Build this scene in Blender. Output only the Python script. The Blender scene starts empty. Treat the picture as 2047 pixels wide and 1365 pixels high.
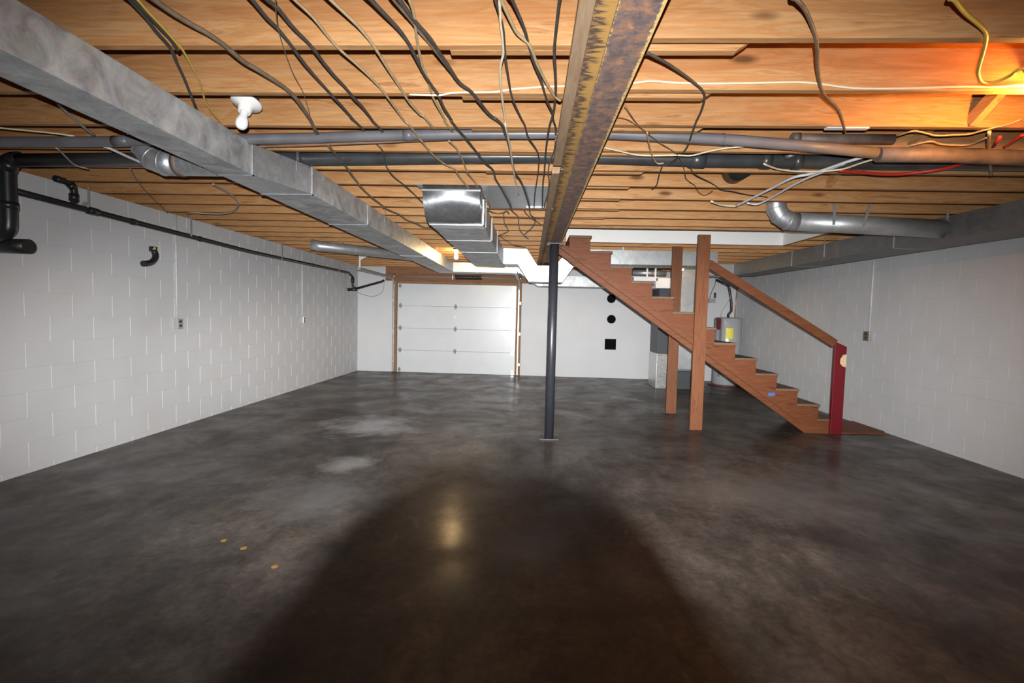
import bpy, math, random
from mathutils import Vector, Matrix
import numpy as np
random.seed(7)
C = bpy.context.scene.collection
SC = bpy.context.scene

# ------------------------------------------------------------------ camera
FPX, YAW, PIT, ROL, CAMH = 965.85, -.0440, -.0551, .0244, 1.383
cy, sy, cp, sp = math.cos(YAW), math.sin(YAW), math.cos(PIT), math.sin(PIT)
F = Vector((sy*cp, cy*cp, sp)); R0 = Vector((cy, -sy, 0)); U0 = R0.cross(F)
RV = math.cos(ROL)*R0 + math.sin(ROL)*U0
UV = -math.sin(ROL)*R0 + math.cos(ROL)*U0
CO = Vector((0, 0, CAMH))
cam = bpy.data.cameras.new('camera'); camo = bpy.data.objects.new('camera', cam); C.objects.link(camo)
cam.sensor_width = 36; cam.lens = 36*FPX/2047; cam.clip_start = .01; cam.clip_end = 100
m = Matrix.Identity(4)
for i in range(3):
    m[i][0], m[i][1], m[i][2], m[i][3] = RV[i], UV[i], -F[i], CO[i]
camo.matrix_world = m
SC.camera = camo
SC.view_settings.view_transform = 'Standard'; SC.view_settings.look = 'None'
SC.view_settings.gamma = 1; SC.view_settings.use_curve_mapping = False
SC.view_settings.exposure = 0.0

# ------------------------------------------------------------------ world: a closed cellar, almost no outside light
W = bpy.data.worlds.new('world'); SC.world = W; W.use_nodes = True
W.node_tree.nodes['Background'].inputs[0].default_value = (1, .9, .8, 1)
W.node_tree.nodes['Background'].inputs[1].default_value = .004

# ------------------------------------------------------------------ the camera flash (pop-up flash over the lens)
FLASH = CO + F*(.015-.1007) + UV*.0673 + RV*.0035
def flash_head(name, power, s, hy, pitch_up=0.0):
    l = bpy.data.lights.new(name, 'SPOT'); l.energy = power; l.color = (.965, .985, 1.0)
    l.spot_size = math.radians(2*hy); l.spot_blend = 1.0; l.shadow_soft_size = .0035
    o = bpy.data.objects.new(name, l); C.objects.link(o)
    f2 = (F + UV*pitch_up).normalized(); r2 = RV; u2 = r2.cross(f2)
    mm = Matrix.Identity(4)
    for i in range(3):
        mm[i][0], mm[i][1], mm[i][2], mm[i][3] = r2[i]*s, u2[i], -f2[i], FLASH[i]
    o.matrix_world = mm
    return o
flash_head('flash_core', 1700, 2.842, 15.53, -.056)
flash_head('flash_mid', 1780, 2.512, 27.9, -.115)
flash_head('flash_spill', 820, 1.669, 47.0, 0.0)

# ------------------------------------------------------------------ helpers
def at(u, v, **k):
    d = F + RV*((u-1023.5)/FPX) - UV*((v-682.5)/FPX)
    a, val = list(k.items())[0]; i = 'xyz'.index(a)
    return CO + d*((val-CO[i])/d[i])

class MB:
    def __init__(s): s.v = []; s.f = []; s.sm = []
    def add(s, vs, fs, smooth=False):
        n = len(s.v); s.v += [tuple(p) for p in vs]
        for f in fs: s.f.append(tuple(n+i for i in f)); s.sm.append(smooth)
        return s
    def box(s, x0, x1, y0, y1, z0, z1):
        return s.add([(x, y, z) for x in (x0, x1) for y in (y0, y1) for z in (z0, z1)],
                     [(0,1,3,2), (4,6,7,5), (0,4,5,1), (2,3,7,6), (0,2,6,4), (1,5,7,3)])
    def hexa(s, a, b):        # two quads (lists of 4 points), joined
        return s.add(list(a)+list(b), [(3,2,1,0), (4,5,6,7), (0,1,5,4), (1,2,6,5), (2,3,7,6), (3,0,4,7)])
    def prism(s, poly, axis, a, b):   # poly: 2D points in the two other axes (cyclic order), extruded along axis
        def mk(p, t):
            return {'x': (t, p[0], p[1]), 'y': (p[0], t, p[1]), 'z': (p[0], p[1], t)}[axis]
        n = len(poly)
        vs = [mk(p, a) for p in poly]+[mk(p, b) for p in poly]
        fs = [tuple(range(n)), tuple(range(2*n-1, n-1, -1))]+[(i, i+n, (i+1) % n+n, (i+1) % n) for i in range(n)]
        return s.add(vs, fs)
    def tube(s, pts, r, n=10, sub=0, caps=True, r_list=None, smooth=True):
        P = [Vector(p) for p in pts]
        Rr = list(r_list) if r_list else [r]*len(P)
        if sub and len(P) > 2:
            Q = []; RR = []
            for i in range(len(P)-1):
                p0 = P[max(i-1, 0)]; p1 = P[i]; p2 = P[i+1]; p3 = P[min(i+2, len(P)-1)]
                for j in range(sub):
                    t = j/sub
                    Q.append(.5*((2*p1)+(p2-p0)*t+(2*p0-5*p1+4*p2-p3)*t*t+(3*p1-p0-3*p2+p3)*t**3))
                    RR.append(Rr[i]*(1-t)+Rr[i+1]*t)
            Q.append(P[-1]); RR.append(Rr[-1]); P = Q; Rr = RR
        d0 = (P[1]-P[0]).normalized()
        a = Vector((0, 0, 1)) if abs(d0.z) < .9 else Vector((1, 0, 0))
        u = d0.cross(a).normalized()
        vs = []
        for i, p in enumerate(P):
            if i == 0: d = d0
            elif i == len(P)-1: d = (P[i]-P[i-1]).normalized()
            else:
                d = ((P[i]-P[i-1]).normalized()+(P[i+1]-P[i]).normalized())
                d = d.normalized() if d.length > 1e-6 else (P[i+1]-P[i]).normalized()
            u = (u-d*u.dot(d)).normalized(); w = d.cross(u)
            for k in range(n):
                t = 2*math.pi*k/n
                vs.append(p+(u*math.cos(t)+w*math.sin(t))*Rr[i])
        fs = []
        for i in range(len(P)-1):
            for k in range(n):
                fs.append((i*n+k, i*n+(k+1) % n, (i+1)*n+(k+1) % n, (i+1)*n+k))
        s.add(vs, fs, smooth)
        if caps:
            b = len(s.v)-len(vs)
            s.f.append(tuple(b+k for k in range(n-1, -1, -1))); s.sm.append(False)
            e = b+(len(P)-1)*n
            s.f.append(tuple(e+k for k in range(n))); s.sm.append(False)
        return s
    def lathe(s, prof, o, axis=(0, 0, 1), n=24, smooth=True):   # prof: (radius, height) list along the axis from o
        d = Vector(axis).normalized(); a = Vector((1, 0, 0)) if abs(d.x) < .9 else Vector((0, 1, 0))
        u = d.cross(a).normalized(); w = d.cross(u); o = Vector(o)
        vs = [o+d*h+(u*math.cos(2*math.pi*k/n)+w*math.sin(2*math.pi*k/n))*max(r, 1e-4) for r, h in prof for k in range(n)]
        fs = [(i*n+k, i*n+(k+1) % n, (i+1)*n+(k+1) % n, (i+1)*n+k) for i in range(len(prof)-1) for k in range(n)]
        s.add(vs, fs, smooth); b = len(s.v)-len(vs)
        s.f.append(tuple(b+k for k in range(n-1, -1, -1))); s.sm.append(False)
        e = b+(len(prof)-1)*n
        s.f.append(tuple(e+k for k in range(n))); s.sm.append(False)
        return s

WL = {}
def mesh_from(name, mb, mat, o):
    me = bpy.data.meshes.new(name)
    me.from_pydata([(x-o[0], y-o[1], z-o[2]) for x, y, z in mb.v], [], mb.f)
    me.polygons.foreach_set('use_smooth', mb.sm)
    if mat: me.materials.append(mat)
    me.update(); return me
def fixn(me):
    import bmesh
    b = bmesh.new(); b.from_mesh(me); bmesh.ops.recalc_face_normals(b, faces=b.faces); b.to_mesh(me); b.free()
def bevel(o, w, seg=2):
    md = o.modifiers.new('bevel', 'BEVEL'); md.width = w; md.segments = seg; md.limit_method = 'ANGLE'; md.angle_limit = math.radians(40)
def obj(name, mb, mat, parent=None, label=None, cat=None, group=None, kind=None, bev=0, origin=None):
    vs = mb.v
    lo = [min(v[i] for v in vs) for i in range(3)]; hi = [max(v[i] for v in vs) for i in range(3)]
    o = Vector(origin) if origin else Vector(((lo[0]+hi[0])/2, (lo[1]+hi[1])/2, lo[2]))
    me = mesh_from(name, mb, mat, o); fixn(me)
    ob = bpy.data.objects.new(name, me); C.objects.link(ob)
    if parent is not None:
        ob.parent = parent; ob.location = o-WL[parent.name]
    else: ob.location = o
    WL[ob.name] = o
    if bev: bevel(ob, bev)
    return tag(ob, label, cat, group, kind)
def tag(ob, label=None, cat=None, group=None, kind=None):
    if label: ob['label'] = label
    if cat: ob['category'] = cat
    if group: ob['group'] = group
    if kind: ob['kind'] = kind
    return ob
def thing(name, loc, label=None, cat=None, group=None, kind=None):
    e = bpy.data.objects.new(name, None); C.objects.link(e); e.location = loc; e.empty_display_size = .1
    WL[e.name] = Vector(loc)
    return tag(e, label, cat, group, kind)
def link_copy(src, loc, parent=None):
    c = src.copy(); C.objects.link(c); WL[c.name] = Vector(loc)
    if parent is not None: c.parent = parent; c.location = Vector(loc)-WL[parent.name]
    else: c.location = loc
    return c

# ------------------------------------------------------------------ materials
def new_mat(name):
    m = bpy.data.materials.new(name); m.use_nodes = True
    nt = m.node_tree; b = nt.nodes['Principled BSDF']; return m, nt, b
def nd(nt, t, **k):
    n = nt.nodes.new(t)
    for a, v in k.items(): setattr(n, a, v)
    return n
def ramp(nt, fac, stops):
    r = nd(nt, 'ShaderNodeValToRGB'); e = r.color_ramp.elements
    while len(e) < len(stops): e.new(.5)
    for i, (p, c) in enumerate(stops): e[i].position = p; e[i].color = (*c, 1)
    nt.links.new(fac, r.inputs[0]); return r.outputs[0]
def coords(nt, scale=(1, 1, 1), rnd=False, which='Object', world=False):
    if world:
        g = nd(nt, 'ShaderNodeNewGeometry'); src = g.outputs['Position']
    else:
        t = nd(nt, 'ShaderNodeTexCoord'); src = t.outputs[which]
    mp = nd(nt, 'ShaderNodeMapping'); mp.inputs['Scale'].default_value = scale
    nt.links.new(src, mp.inputs['Vector'])
    if rnd:
        oi = nd(nt, 'ShaderNodeObjectInfo'); mu = nd(nt, 'ShaderNodeVectorMath', operation='SCALE')
        cb = nd(nt, 'ShaderNodeCombineXYZ')
        mm = nd(nt, 'ShaderNodeMath', operation='MULTIPLY'); mm.inputs[1].default_value = 40
        nt.links.new(oi.outputs['Random'], mm.inputs[0])
        for i in range(3): nt.links.new(mm.outputs[0], cb.inputs[i])
        nt.links.new(cb.outputs[0], mp.inputs['Location'])
    return mp.outputs[0]
def noise(nt, vec, scale, detail=4, rough=.55, dist=0):
    n = nd(nt, 'ShaderNodeTexNoise'); n.inputs['Scale'].default_value = scale; n.inputs['Detail'].default_value = detail
    n.inputs['Roughness'].default_value = rough; n.inputs['Distortion'].default_value = dist
    nt.links.new(vec, n.inputs['Vector']); return n.outputs['Fac']
def mix(nt, fac, a, b, mode='MIX'):
    x = nd(nt, 'ShaderNodeMix', data_type='RGBA', blend_type=mode)
    for v, i in ((fac, 0), (a, 6), (b, 7)):
        if isinstance(v, (int, float)): x.inputs[i].default_value = v
        elif isinstance(v, tuple): x.inputs[i].default_value = (*v, 1)
        else: nt.links.new(v, x.inputs[i])
    return x.outputs[2]
def math_(nt, op, a, b=None, clamp=False):
    n = nd(nt, 'ShaderNodeMath', operation=op); n.use_clamp = clamp
    for i, v in enumerate((a, b)):
        if v is None: continue
        if isinstance(v, (int, float)): n.inputs[i].default_value = v
        else: nt.links.new(v, n.inputs[i])
    return n.outputs[0]
def bump(nt, b, h, strength=.2, dist=.01):
    n = nd(nt, 'ShaderNodeBump'); n.inputs['Strength'].default_value = strength; n.inputs['Distance'].default_value = dist
    nt.links.new(h, n.inputs['Height']); nt.links.new(n.outputs[0], b.inputs['Normal'])

def plain(name, col, rough=.5, metal=0, spec=.5, var=.12, scale=25, bmp=0):
    m, nt, b = new_mat(name)
    n = noise(nt, coords(nt, rnd=True), scale, 4)
    lo = tuple(c*(1-var) for c in col); hi = tuple(min(1, c*(1+var)) for c in col)
    nt.links.new(ramp(nt, n, [(.3, lo), (.7, hi)]), b.inputs['Base Color'])
    b.inputs['Roughness'].default_value = rough; b.inputs['Metallic'].default_value = metal
    b.inputs['Specular IOR Level'].default_value = spec
    if bmp: bump(nt, b, n, bmp)
    return m
def wood(name, light, dark, red, axis='x', knots=True, rough=.6):
    m, nt, b = new_mat(name)
    s = {'x': (1.0, 9, 9), 'y': (9, 1.0, 9), 'z': (9, 9, 1.0)}[axis]
    v = coords(nt, s, rnd=True)
    g = noise(nt, v, 1.7, 6, .6, .6)
    s2 = tuple(k*4 if k > 1 else k*2 for k in s)
    g2 = noise(nt, coords(nt, s2, rnd=True), 2.5, 3, .5)
    col = ramp(nt, g, [(.28, dark), (.40, light), (.52, red), (.58, light), (.66, dark), (.72, light)])
    fine = math_(nt, 'SUBTRACT', 1.0, math_(nt, 'MULTIPLY', g2, .42))
    col = mix(nt, 1.0, col, fine, 'MULTIPLY')
    oi = nd(nt, 'ShaderNodeObjectInfo')
    col = mix(nt, 1.0, col, math_(nt, 'ADD', math_(nt, 'MULTIPLY', oi.outputs['Random'], .22), .86), 'MULTIPLY')
    if knots:
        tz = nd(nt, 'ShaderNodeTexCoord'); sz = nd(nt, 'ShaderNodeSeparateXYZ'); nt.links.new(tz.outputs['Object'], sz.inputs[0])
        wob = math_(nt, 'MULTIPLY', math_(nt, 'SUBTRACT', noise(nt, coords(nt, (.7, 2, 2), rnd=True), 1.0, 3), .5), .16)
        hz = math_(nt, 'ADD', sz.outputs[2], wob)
        shade_k = ramp(nt, hz, [(.072, (0, 0, 0)), (.090, (1, 1, 1))])  # darker, redder upper band: a second shadow painted into the wood colour
        amt = math_(nt, 'MULTIPLY', shade_k, math_(nt, 'MULTIPLY', oi.outputs['Random'], .75))
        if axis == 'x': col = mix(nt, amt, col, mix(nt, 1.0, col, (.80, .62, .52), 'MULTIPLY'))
        ks = {'x': (1.6, 5, 5), 'y': (5, 1.6, 5), 'z': (5, 5, 1.6)}[axis]
        vo = nd(nt, 'ShaderNodeTexVoronoi'); vo.inputs['Scale'].default_value = 1.0
        nt.links.new(coords(nt, ks, rnd=True), vo.inputs['Vector'])
        k = ramp(nt, vo.outputs['Distance'], [(.05, (1, 1, 1)), (.13, (0, 0, 0))])
        col = mix(nt, k, col, tuple(c*.33 for c in dark))
    nt.links.new(col, b.inputs['Base Color']); b.inputs['Roughness'].default_value = rough
    b.inputs['Specular IOR Level'].default_value = .25
    bump(nt, b, g2, .15, .004)
    return m
def galv(name, base=(.40, .41, .42), metal=.55, rough=.45, spangle=9, contrast=.25):
    m, nt, b = new_mat(name)
    v = coords(nt, rnd=True)
    n1 = noise(nt, v, spangle, 6, .65, .8)
    vo = nd(nt, 'ShaderNodeTexVoronoi'); vo.inputs['Scale'].default_value = 60; nt.links.new(v, vo.inputs['Vector'])
    lo = tuple(c*(1-contrast) for c in base); hi = tuple(min(1, c*(1+contrast)) for c in base)
    col = ramp(nt, n1, [(.3, lo), (.7, hi)])
    col = mix(nt, .14, col, vo.outputs['Color'], 'SOFT_LIGHT')
    nt.links.new(col, b.inputs['Base Color'])
    nt.links.new(math_(nt, 'ADD', math_(nt, 'MULTIPLY', n1, .2), rough-.1), b.inputs['Roughness'])
    b.inputs['Metallic'].default_value = metal
    return m

M = {}
# painted block wall
def mat_block():
    m, nt, b = new_mat('painted_block')
    v = coords(nt, world=True)
    n = noise(nt, v, 1.3, 5); n2 = noise(nt, v, 160, 3)
    col = ramp(nt, n, [(.3, (.54, .54, .545)), (.55, (.58, .58, .585)), (.8, (.55, .54, .53))])
    st = noise(nt, coords(nt, (1, .9, .9), world=True), .9, 6, .65)
    col = mix(nt, ramp(nt, st, [(.66, (0, 0, 0)), (.80, (.30, .30, .30))]), col, (.55, .46, .34))
    nt.links.new(col, b.inputs['Base Color']); b.inputs['Roughness'].default_value = .62
    b.inputs['Specular IOR Level'].default_value = .3
    bump(nt, b, n2, .12, .003)
    return m
M['block'] = mat_block()
M['mortar'] = plain('painted_mortar', (.57, .57, .575), .6)
M['plaster'] = plain('painted_plaster', (.58, .58, .585), .55, var=.03, scale=2)
M['drywall'] = plain('white_drywall', (.84, .82, .79), .6, var=.02, scale=3)

def mat_concrete():
    m, nt, b = new_mat('sealed_concrete')
    v = coords(nt, world=True)
    big = noise(nt, v, .42, 7, .62, .5); mid = noise(nt, coords(nt, (1.0, .55, 1), world=True), 2.1, 8, .66, .4)
    fine = noise(nt, v, 26, 6, .7)
    col = ramp(nt, mid, [(.28, (.028, .0255, .024)), (.46, (.058, .054, .0505)), (.62, (.090, .084, .079)), (.80, (.155, .15, .145))])
    warm = ramp(nt, big, [(.38, (1.0, 1.0, 1.02)), (.58, (1.05, .98, .90)), (.72, (1.15, 1.0, .84))])
    col = mix(nt, 1.0, col, warm, 'MULTIPLY')
    dk = ramp(nt, noise(nt, v, 1.1, 6, .6, .8), [(.40, (.62, .60, .60)), (.58, (1, 1, 1))])
    col = mix(nt, 1.0, col, dk, 'MULTIPLY')
    col = mix(nt, .55, col, ramp(nt, fine, [(.32, (.45, .45, .45)), (.52, (1, 1, 1)), (.7, (1.5, 1.48, 1.45))]), 'MULTIPLY')
    sp2 = noise(nt, coords(nt, (1, .8, 1), world=True), 8.5, 9, .74, .6)
    col = mix(nt, .8, col, ramp(nt, sp2, [(.30, (.50, .48, .47)), (.46, (.92, .90, .88)), (.60, (1.25, 1.21, 1.16)), (.72, (1.9, 1.85, 1.78))]), 'MULTIPLY')
    col = mix(nt, 1.0, col, (1.05, .985, .93), 'MULTIPLY')
    # pale efflorescence, ochre stains, and a far-floor sheen put into the colour
    def patch(cx, cyy, rx, ry, colr, amt, nscale=3.0):
        nonlocal col
        mp = nd(nt, 'ShaderNodeMapping'); mp.vector_type = 'POINT'
        mp.inputs['Location'].default_value = (-cx/rx, -cyy/ry, 0); mp.inputs['Scale'].default_value = (1/rx, 1/ry, 0)
        g = nd(nt, 'ShaderNodeNewGeometry'); nt.links.new(g.outputs['Position'], mp.inputs['Vector'])
        ln = nd(nt, 'ShaderNodeVectorMath', operation='LENGTH'); nt.links.new(mp.outputs[0], ln.inputs[0])
        nn = noise(nt, v, nscale, 6, .7)
        d = math_(nt, 'ADD', ln.outputs['Value'], math_(nt, 'MULTIPLY', math_(nt, 'SUBTRACT', nn, .5), 2.2))
        k = ramp(nt, d, [(.15, (amt, amt, amt)), (1.0, (0, 0, 0))])
        col = mix(nt, k, col, colr)
    patch(-.4, 8.6, 3.6, 3.0, (.125, .115, .098), .55, 1.2)  # broad paler zone: back wall's reflection on the far floor, painted as colour
    p = at(745, 850, z=0); patch(p.x, p.y, .62, .60, (.36, .36, .37), .8)
    p = at(690, 927, z=0); patch(p.x, p.y, .30, .32, (.27, .26, .24), .75)
    p = at(640, 990, z=0); patch(p.x, p.y, .6, .55, (.14, .135, .13), .6)
    p = at(1560, 985, z=0); patch(p.x, p.y, 1.0, .8, (.14, .125, .115), .6)
    p = at(670, 775, z=0); patch(p.x, p.y, .8, .7, (.13, .10, .055), .6)
    p = at(1290, 772, z=0); patch(p.x, p.y, 1.6, .5, (.12, .10, .055), .5)
    nt.links.new(col, b.inputs['Base Color'])
    rg = ramp(nt, mid, [(.3, (.15, .15, .15)), (.6, (.25, .25, .25)), (.8, (.42, .42, .42))])
    b.inputs['Roughness'].default_value = .55
    b.inputs['Specular IOR Level'].default_value = .25
    cw = ramp(nt, noise(nt, v, 1.7, 7, .7, .5), [(.36, (.06, .06, .06)), (.50, (.26, .26, .26)), (.66, (.60, .60, .60))])
    nt.links.new(cw, b.inputs['Coat Weight']); nt.links.new(rg, b.inputs['Coat Roughness']); b.inputs['Coat IOR'].default_value = 1.45
    bump(nt, b, fine, .10, .002)
    return m
M['concrete'] = mat_concrete()
PL, PD, PR = (.62, .345, .152), (.42, .175, .058), (.55, .255, .092)
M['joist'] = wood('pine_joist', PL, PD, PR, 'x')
M['joist_y'] = wood('pine_lengthways', PL, PD, PR, 'y')
M['plate'] = wood('weathered_pine', (.54, .37, .24), (.42, .27, .16), (.48, .32, .19), 'y', knots=False)
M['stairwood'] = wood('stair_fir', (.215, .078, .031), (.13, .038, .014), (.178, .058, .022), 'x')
M['stairpost'] = wood('stair_post_fir', (.22, .083, .034), (.135, .042, .016), (.182, .063, .025), 'z')
M['tread'] = wood('worn_tread', (.20, .125, .08), (.13, .075, .045), (.17, .10, .06), 'y', knots=False)
M['doorwood'] = wood('door_frame_fir', (.40, .21, .09), (.26, .12, .05), (.34, .17, .07), 'z', knots=False)
M['headwood'] = wood('header_fir', (.36, .17, .08), (.22, .09, .04), (.30, .14, .06), 'x', knots=False)
M['subfloor'] = plain('subfloor_ply', (.42, .27, .14), .7, var=.2, scale=6)
M['galv'] = galv('galvanised_sheet', (.47, .48, .485), .45, .5, 7, .42)
M['galvnew'] = galv('galvanised_sheet_bright', (.52, .54, .56), .75, .42, 14, .2)
M['galvelbow'] = galv('galvanised_sheet_elbow', (.62, .65, .68), .92, .46, 20, .18)
nt_ = M['galvelbow'].node_tree; tg = nt_.nodes.new('ShaderNodeTangent'); tg.direction_type = 'RADIAL'; tg.axis = 'X'
nt_.links.new(tg.outputs[0], nt_.nodes['Principled BSDF'].inputs['Tangent']); nt_.nodes['Principled BSDF'].inputs['Anisotropic'].default_value = .85; nt_.nodes['Principled BSDF'].inputs['Anisotropic Rotation'].default_value = .25
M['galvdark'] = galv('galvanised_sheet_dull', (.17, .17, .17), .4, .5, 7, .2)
M['galvplain'] = galv('galvanised_pipe', (.46, .47, .47), .6, .42, 6, .12)
M['steel'] = plain('zinc_hardware', (.62, .62, .62), .35, .9)
M['hinge'] = plain('dull_zinc', (.24, .25, .26), .6, .3)
M['blackiron'] = plain('black_paint', (.020, .021, .026), .38, 0, .5)
M['abs'] = plain('black_plastic_pipe', (.016, .016, .017), .35, 0, .5)
M['castiron'] = plain('dark_drain_pipe', (.045, .046, .048), .34, 0, .6, .3, 6)
M['greypipe'] = plain('grey_pipe', (.145, .14, .15), .42, 0, .5, .2, 5)
M['rustpipe'] = plain('rusty_pipe', (.17, .125, .10), .6, .2, .4, .35, 9)
M['copper'] = plain('aged_copper', (.46, .25, .15), .42, .55, .5, .2, 8)
M['white'] = plain('white_enamel', (.80, .80, .79), .32, 0, .5, .02)
M['doorpaint'] = plain('door_white_paint', (.60, .615, .63), .30, 0, .5, .03, 3)
M['porcelain'] = plain('porcelain', (.82, .81, .78), .15, 0, .6, .02)
M['bulboff'] = plain('frosted_bulb', (.86, .86, .88), .12, 0, .6, .01)
M['w_dark'] = plain('cable_charcoal', (.060, .052, .046), .5, 0, .4, .25)
M['w_brown'] = plain('cable_brown', (.16, .115, .075), .55, 0, .4, .25)
M['w_tan'] = plain('cable_tan', (.42, .31, .17), .5, 0, .4, .15)
M['w_cream'] = plain('cable_cream', (.72, .62, .44), .45, 0, .4, .08)
M['w_yellow'] = plain('cable_yellow', (.62, .42, .07), .45, 0, .4, .1)
M['w_white'] = plain('tube_white', (.72, .71, .70), .4, 0, .4, .05)
M['w_grey'] = plain('cable_grey', (.36, .34, .32), .5, 0, .4, .1)
M['w_red'] = plain('tube_red', (.55, .03, .02), .4, 0, .4, .08)
M['redpaint'] = plain('red_paint', (.13, .005, .010), .45, 0, .4, .12, 8)
M['barewood'] = plain('bare_wood_chip', (.62, .45, .26), .7)
M['heater'] = plain('heater_grey', (.40, .41, .42), .25, .2, .6, .04)
M['maroon'] = plain('maroon_band', (.13, .02, .03), .4)
M['yellowlabel'] = plain('yellow_label', (.72, .62, .03), .5)
M['furnacegrey'] = plain('furnace_panel', (.17, .19, .21), .4, .1, .5, .1)
M['furnacedark'] = plain('furnace_dark_panel', (.055, .062, .065), .45, .1, .5, .1)
M['foil'] = galv('foil_duct_board', (.62, .62, .60), .75, .30, 30, .2)
M['ventblack'] = plain('black_vent', (.004, .004, .0045), .9, 0, .1)
M['rubber'] = plain('black_rubber', (.02, .02, .02), .7)
M['bluetape'] = plain('blue_tape', (.06, .13, .36), .5)
M['ochre'] = plain('ochre_crumb', (.16, .085, .022), .8)

def mat_rust():
    m, nt, b = new_mat('rusty_beam')
    t = nd(nt, 'ShaderNodeTexCoord'); sep = nd(nt, 'ShaderNodeSeparateXYZ'); nt.links.new(t.outputs['Object'], sep.inputs[0])
    x, z = sep.outputs[0], sep.outputs[2]
    n1 = noise(nt, coords(nt), 22, 8, .72, .4); n2 = noise(nt, coords(nt), 70, 6, .7); n3 = noise(nt, coords(nt, (.6, 3.0, 1)), 14, 4, .6, .3)
    dark = ramp(nt, n1, [(.34, (.075, .055, .052)), (.48, (.14, .098, .088)), (.57, (.23, .12, .075)), (.70, (.36, .20, .095))])
    ochre = ramp(nt, n2, [(.3, (.36, .22, .08)), (.6, (.55, .38, .15)), (.8, (.66, .52, .26))])
    # ochre rust along both edges of the bottom flange, ragged
    ed = math_(nt, 'SUBTRACT', math_(nt, 'ABSOLUTE', math_(nt, 'ADD', x, .004)), .048)
    ed = math_(nt, 'ADD', math_(nt, 'MULTIPLY', ed, 55), math_(nt, 'MULTIPLY', math_(nt, 'SUBTRACT', n2, .5), 1.6), True)
    low = mix(nt, ramp(nt, ed, [(.25, (0, 0, 0)), (.5, (1, 1, 1))]), dark, ochre)
    # top flange: ochre near the web, dark streaks across the outer half
    up = ramp(nt, math_(nt, 'ADD', math_(nt, 'MULTIPLY', math_(nt, 'ABSOLUTE', x), 11), math_(nt, 'MULTIPLY', math_(nt, 'SUBTRACT', n3, .5), 2.6)),
              [(.38, (.50, .29, .09)), (.55, (.35, .20, .085)), (.68, (.115, .075, .055)), (.84, (.10, .07, .052)), (.97, (.30, .18, .09))])
    k = math_(nt, 'GREATER_THAN', z, 2.22)
    nt.links.new(mix(nt, k, low, up), b.inputs['Base Color'])
    b.inputs['Roughness'].default_value = .7; b.inputs['Specular IOR Level'].default_value = .3
    bump(nt, b, n2, .35, .004)
    return m
M['rust'] = mat_rust()
def mat_emit(name, col, strength):
    m, nt, b = new_mat(name)
    b.inputs['Base Color'].default_value = (*col, 1); b.inputs['Emission Color'].default_value = (*col, 1)
    b.inputs['Emission Strength'].default_value = strength; return m

# ------------------------------------------------------------------ the shell
XL, XR, YB, YF, HJ, HT = -4.0765, 4.514, 11.04, -3.2, 2.42, 2.706
obj('floor', MB().box(XL-.2, XR+.2, YF-.2, YB+.2, -.12, 0), M['concrete'], kind='structure')
def block_wall(name, xf, sgn, phase, y_part, label, dep=.0024, g=.0030):
    """block wall along y: face at xf, body away from the room (sgn = +1 right wall, -1 left wall)"""
    w = obj(name, MB().box(min(xf+sgn*.0032, xf+sgn*.2), max(xf+sgn*.0032, xf+sgn*.2), YF, YB+.2, 0, HJ), M['mortar'], kind='structure')
    tag(w, label)
    cache = {}
    def blockmesh(L, H):
        key = (round(L, 3), round(H, 3))
        if key not in cache:
            mb = MB(); b = .0025; e = .0002
            x0, x1 = xf, xf+sgn*.03
            a = [(x0, g+b, e*2), (x0, L-g-b, e*2), (x0, L-g-b, H-e*2), (x0, g+b, H-e*2)]
            c = [(x0+sgn*dep, g, e), (x0+sgn*dep, L-g, e), (x0+sgn*dep, L-g, H-e), (x0+sgn*dep, g, H-e)]
            d = [(x1, q[1], q[2]) for q in c]
            mb.add(a+c+d, [(0,1,2,3), (0,4,5,1), (1,5,6,2), (2,6,7,3), (3,7,4,0), (4,8,9,5), (5,9,10,6), (6,10,11,7), (7,11,8,4), (8,11,10,9)])
            me = mesh_from('block', mb, M['block'], (xf, 0, 0)); fixn(me); cache[key] = me
        return cache[key]
    rest = MB()
    zs = [0.0]+[.050+.2032*k for k in range(12)]+[HJ]
    for ci in range(len(zs)-1):
        z0, z1 = zs[ci], zs[ci+1]
        k = 11-ci                       # course number used for the bond
        off = phase + (.2032 if k % 2 else 0)
        n0 = math.ceil((YF-off)/.4064)
        ys = [YF]+[off+.4064*j for j in range(n0, n0+60) if YF+.05 < off+.4064*j < YB-.03]+[YB]
        for a, b in zip(ys[:-1], ys[1:]):
            me = blockmesh(b-a, z1-z0)
            if b > y_part:
                o = bpy.data.objects.new('block', me); C.objects.link(o); o.parent = w
                o.location = Vector((xf, a, z0))-WL[w.name]
            else:
                rest.add([(v.co.x+xf, v.co.y+a, v.co.z+z0) for v in me.vertices], [tuple(p.vertices) for p in me.polygons])
    obj('block_course', rest, M['block'], w, kind='stuff')
    return w
block_wall('wall_left', XL, -1, 3.6925, 2.3, 'white painted block wall on the left')
block_wall('wall_right', XR, 1, 3.55, 2.3, 'white painted block wall on the right', .0009, .0016)
obj('wall_front', MB().box(XL-.2, XR+.2, YF-.2, YF, 0, HT), M['plaster'], kind='structure')
DX0, DX1, DZ = -3.15, -.405, 2.045
wb = MB().box(XL-.2, DX0-.10, YB, YB+.2, 0, HJ).box(DX1+.115, XR+.2, YB, YB+.2, 0, HJ).box(DX0-.10, DX1+.115, YB, YB+.2, 2.36, HJ)
obj('wall_back', wb, M['plaster'], kind='structure')

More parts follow.
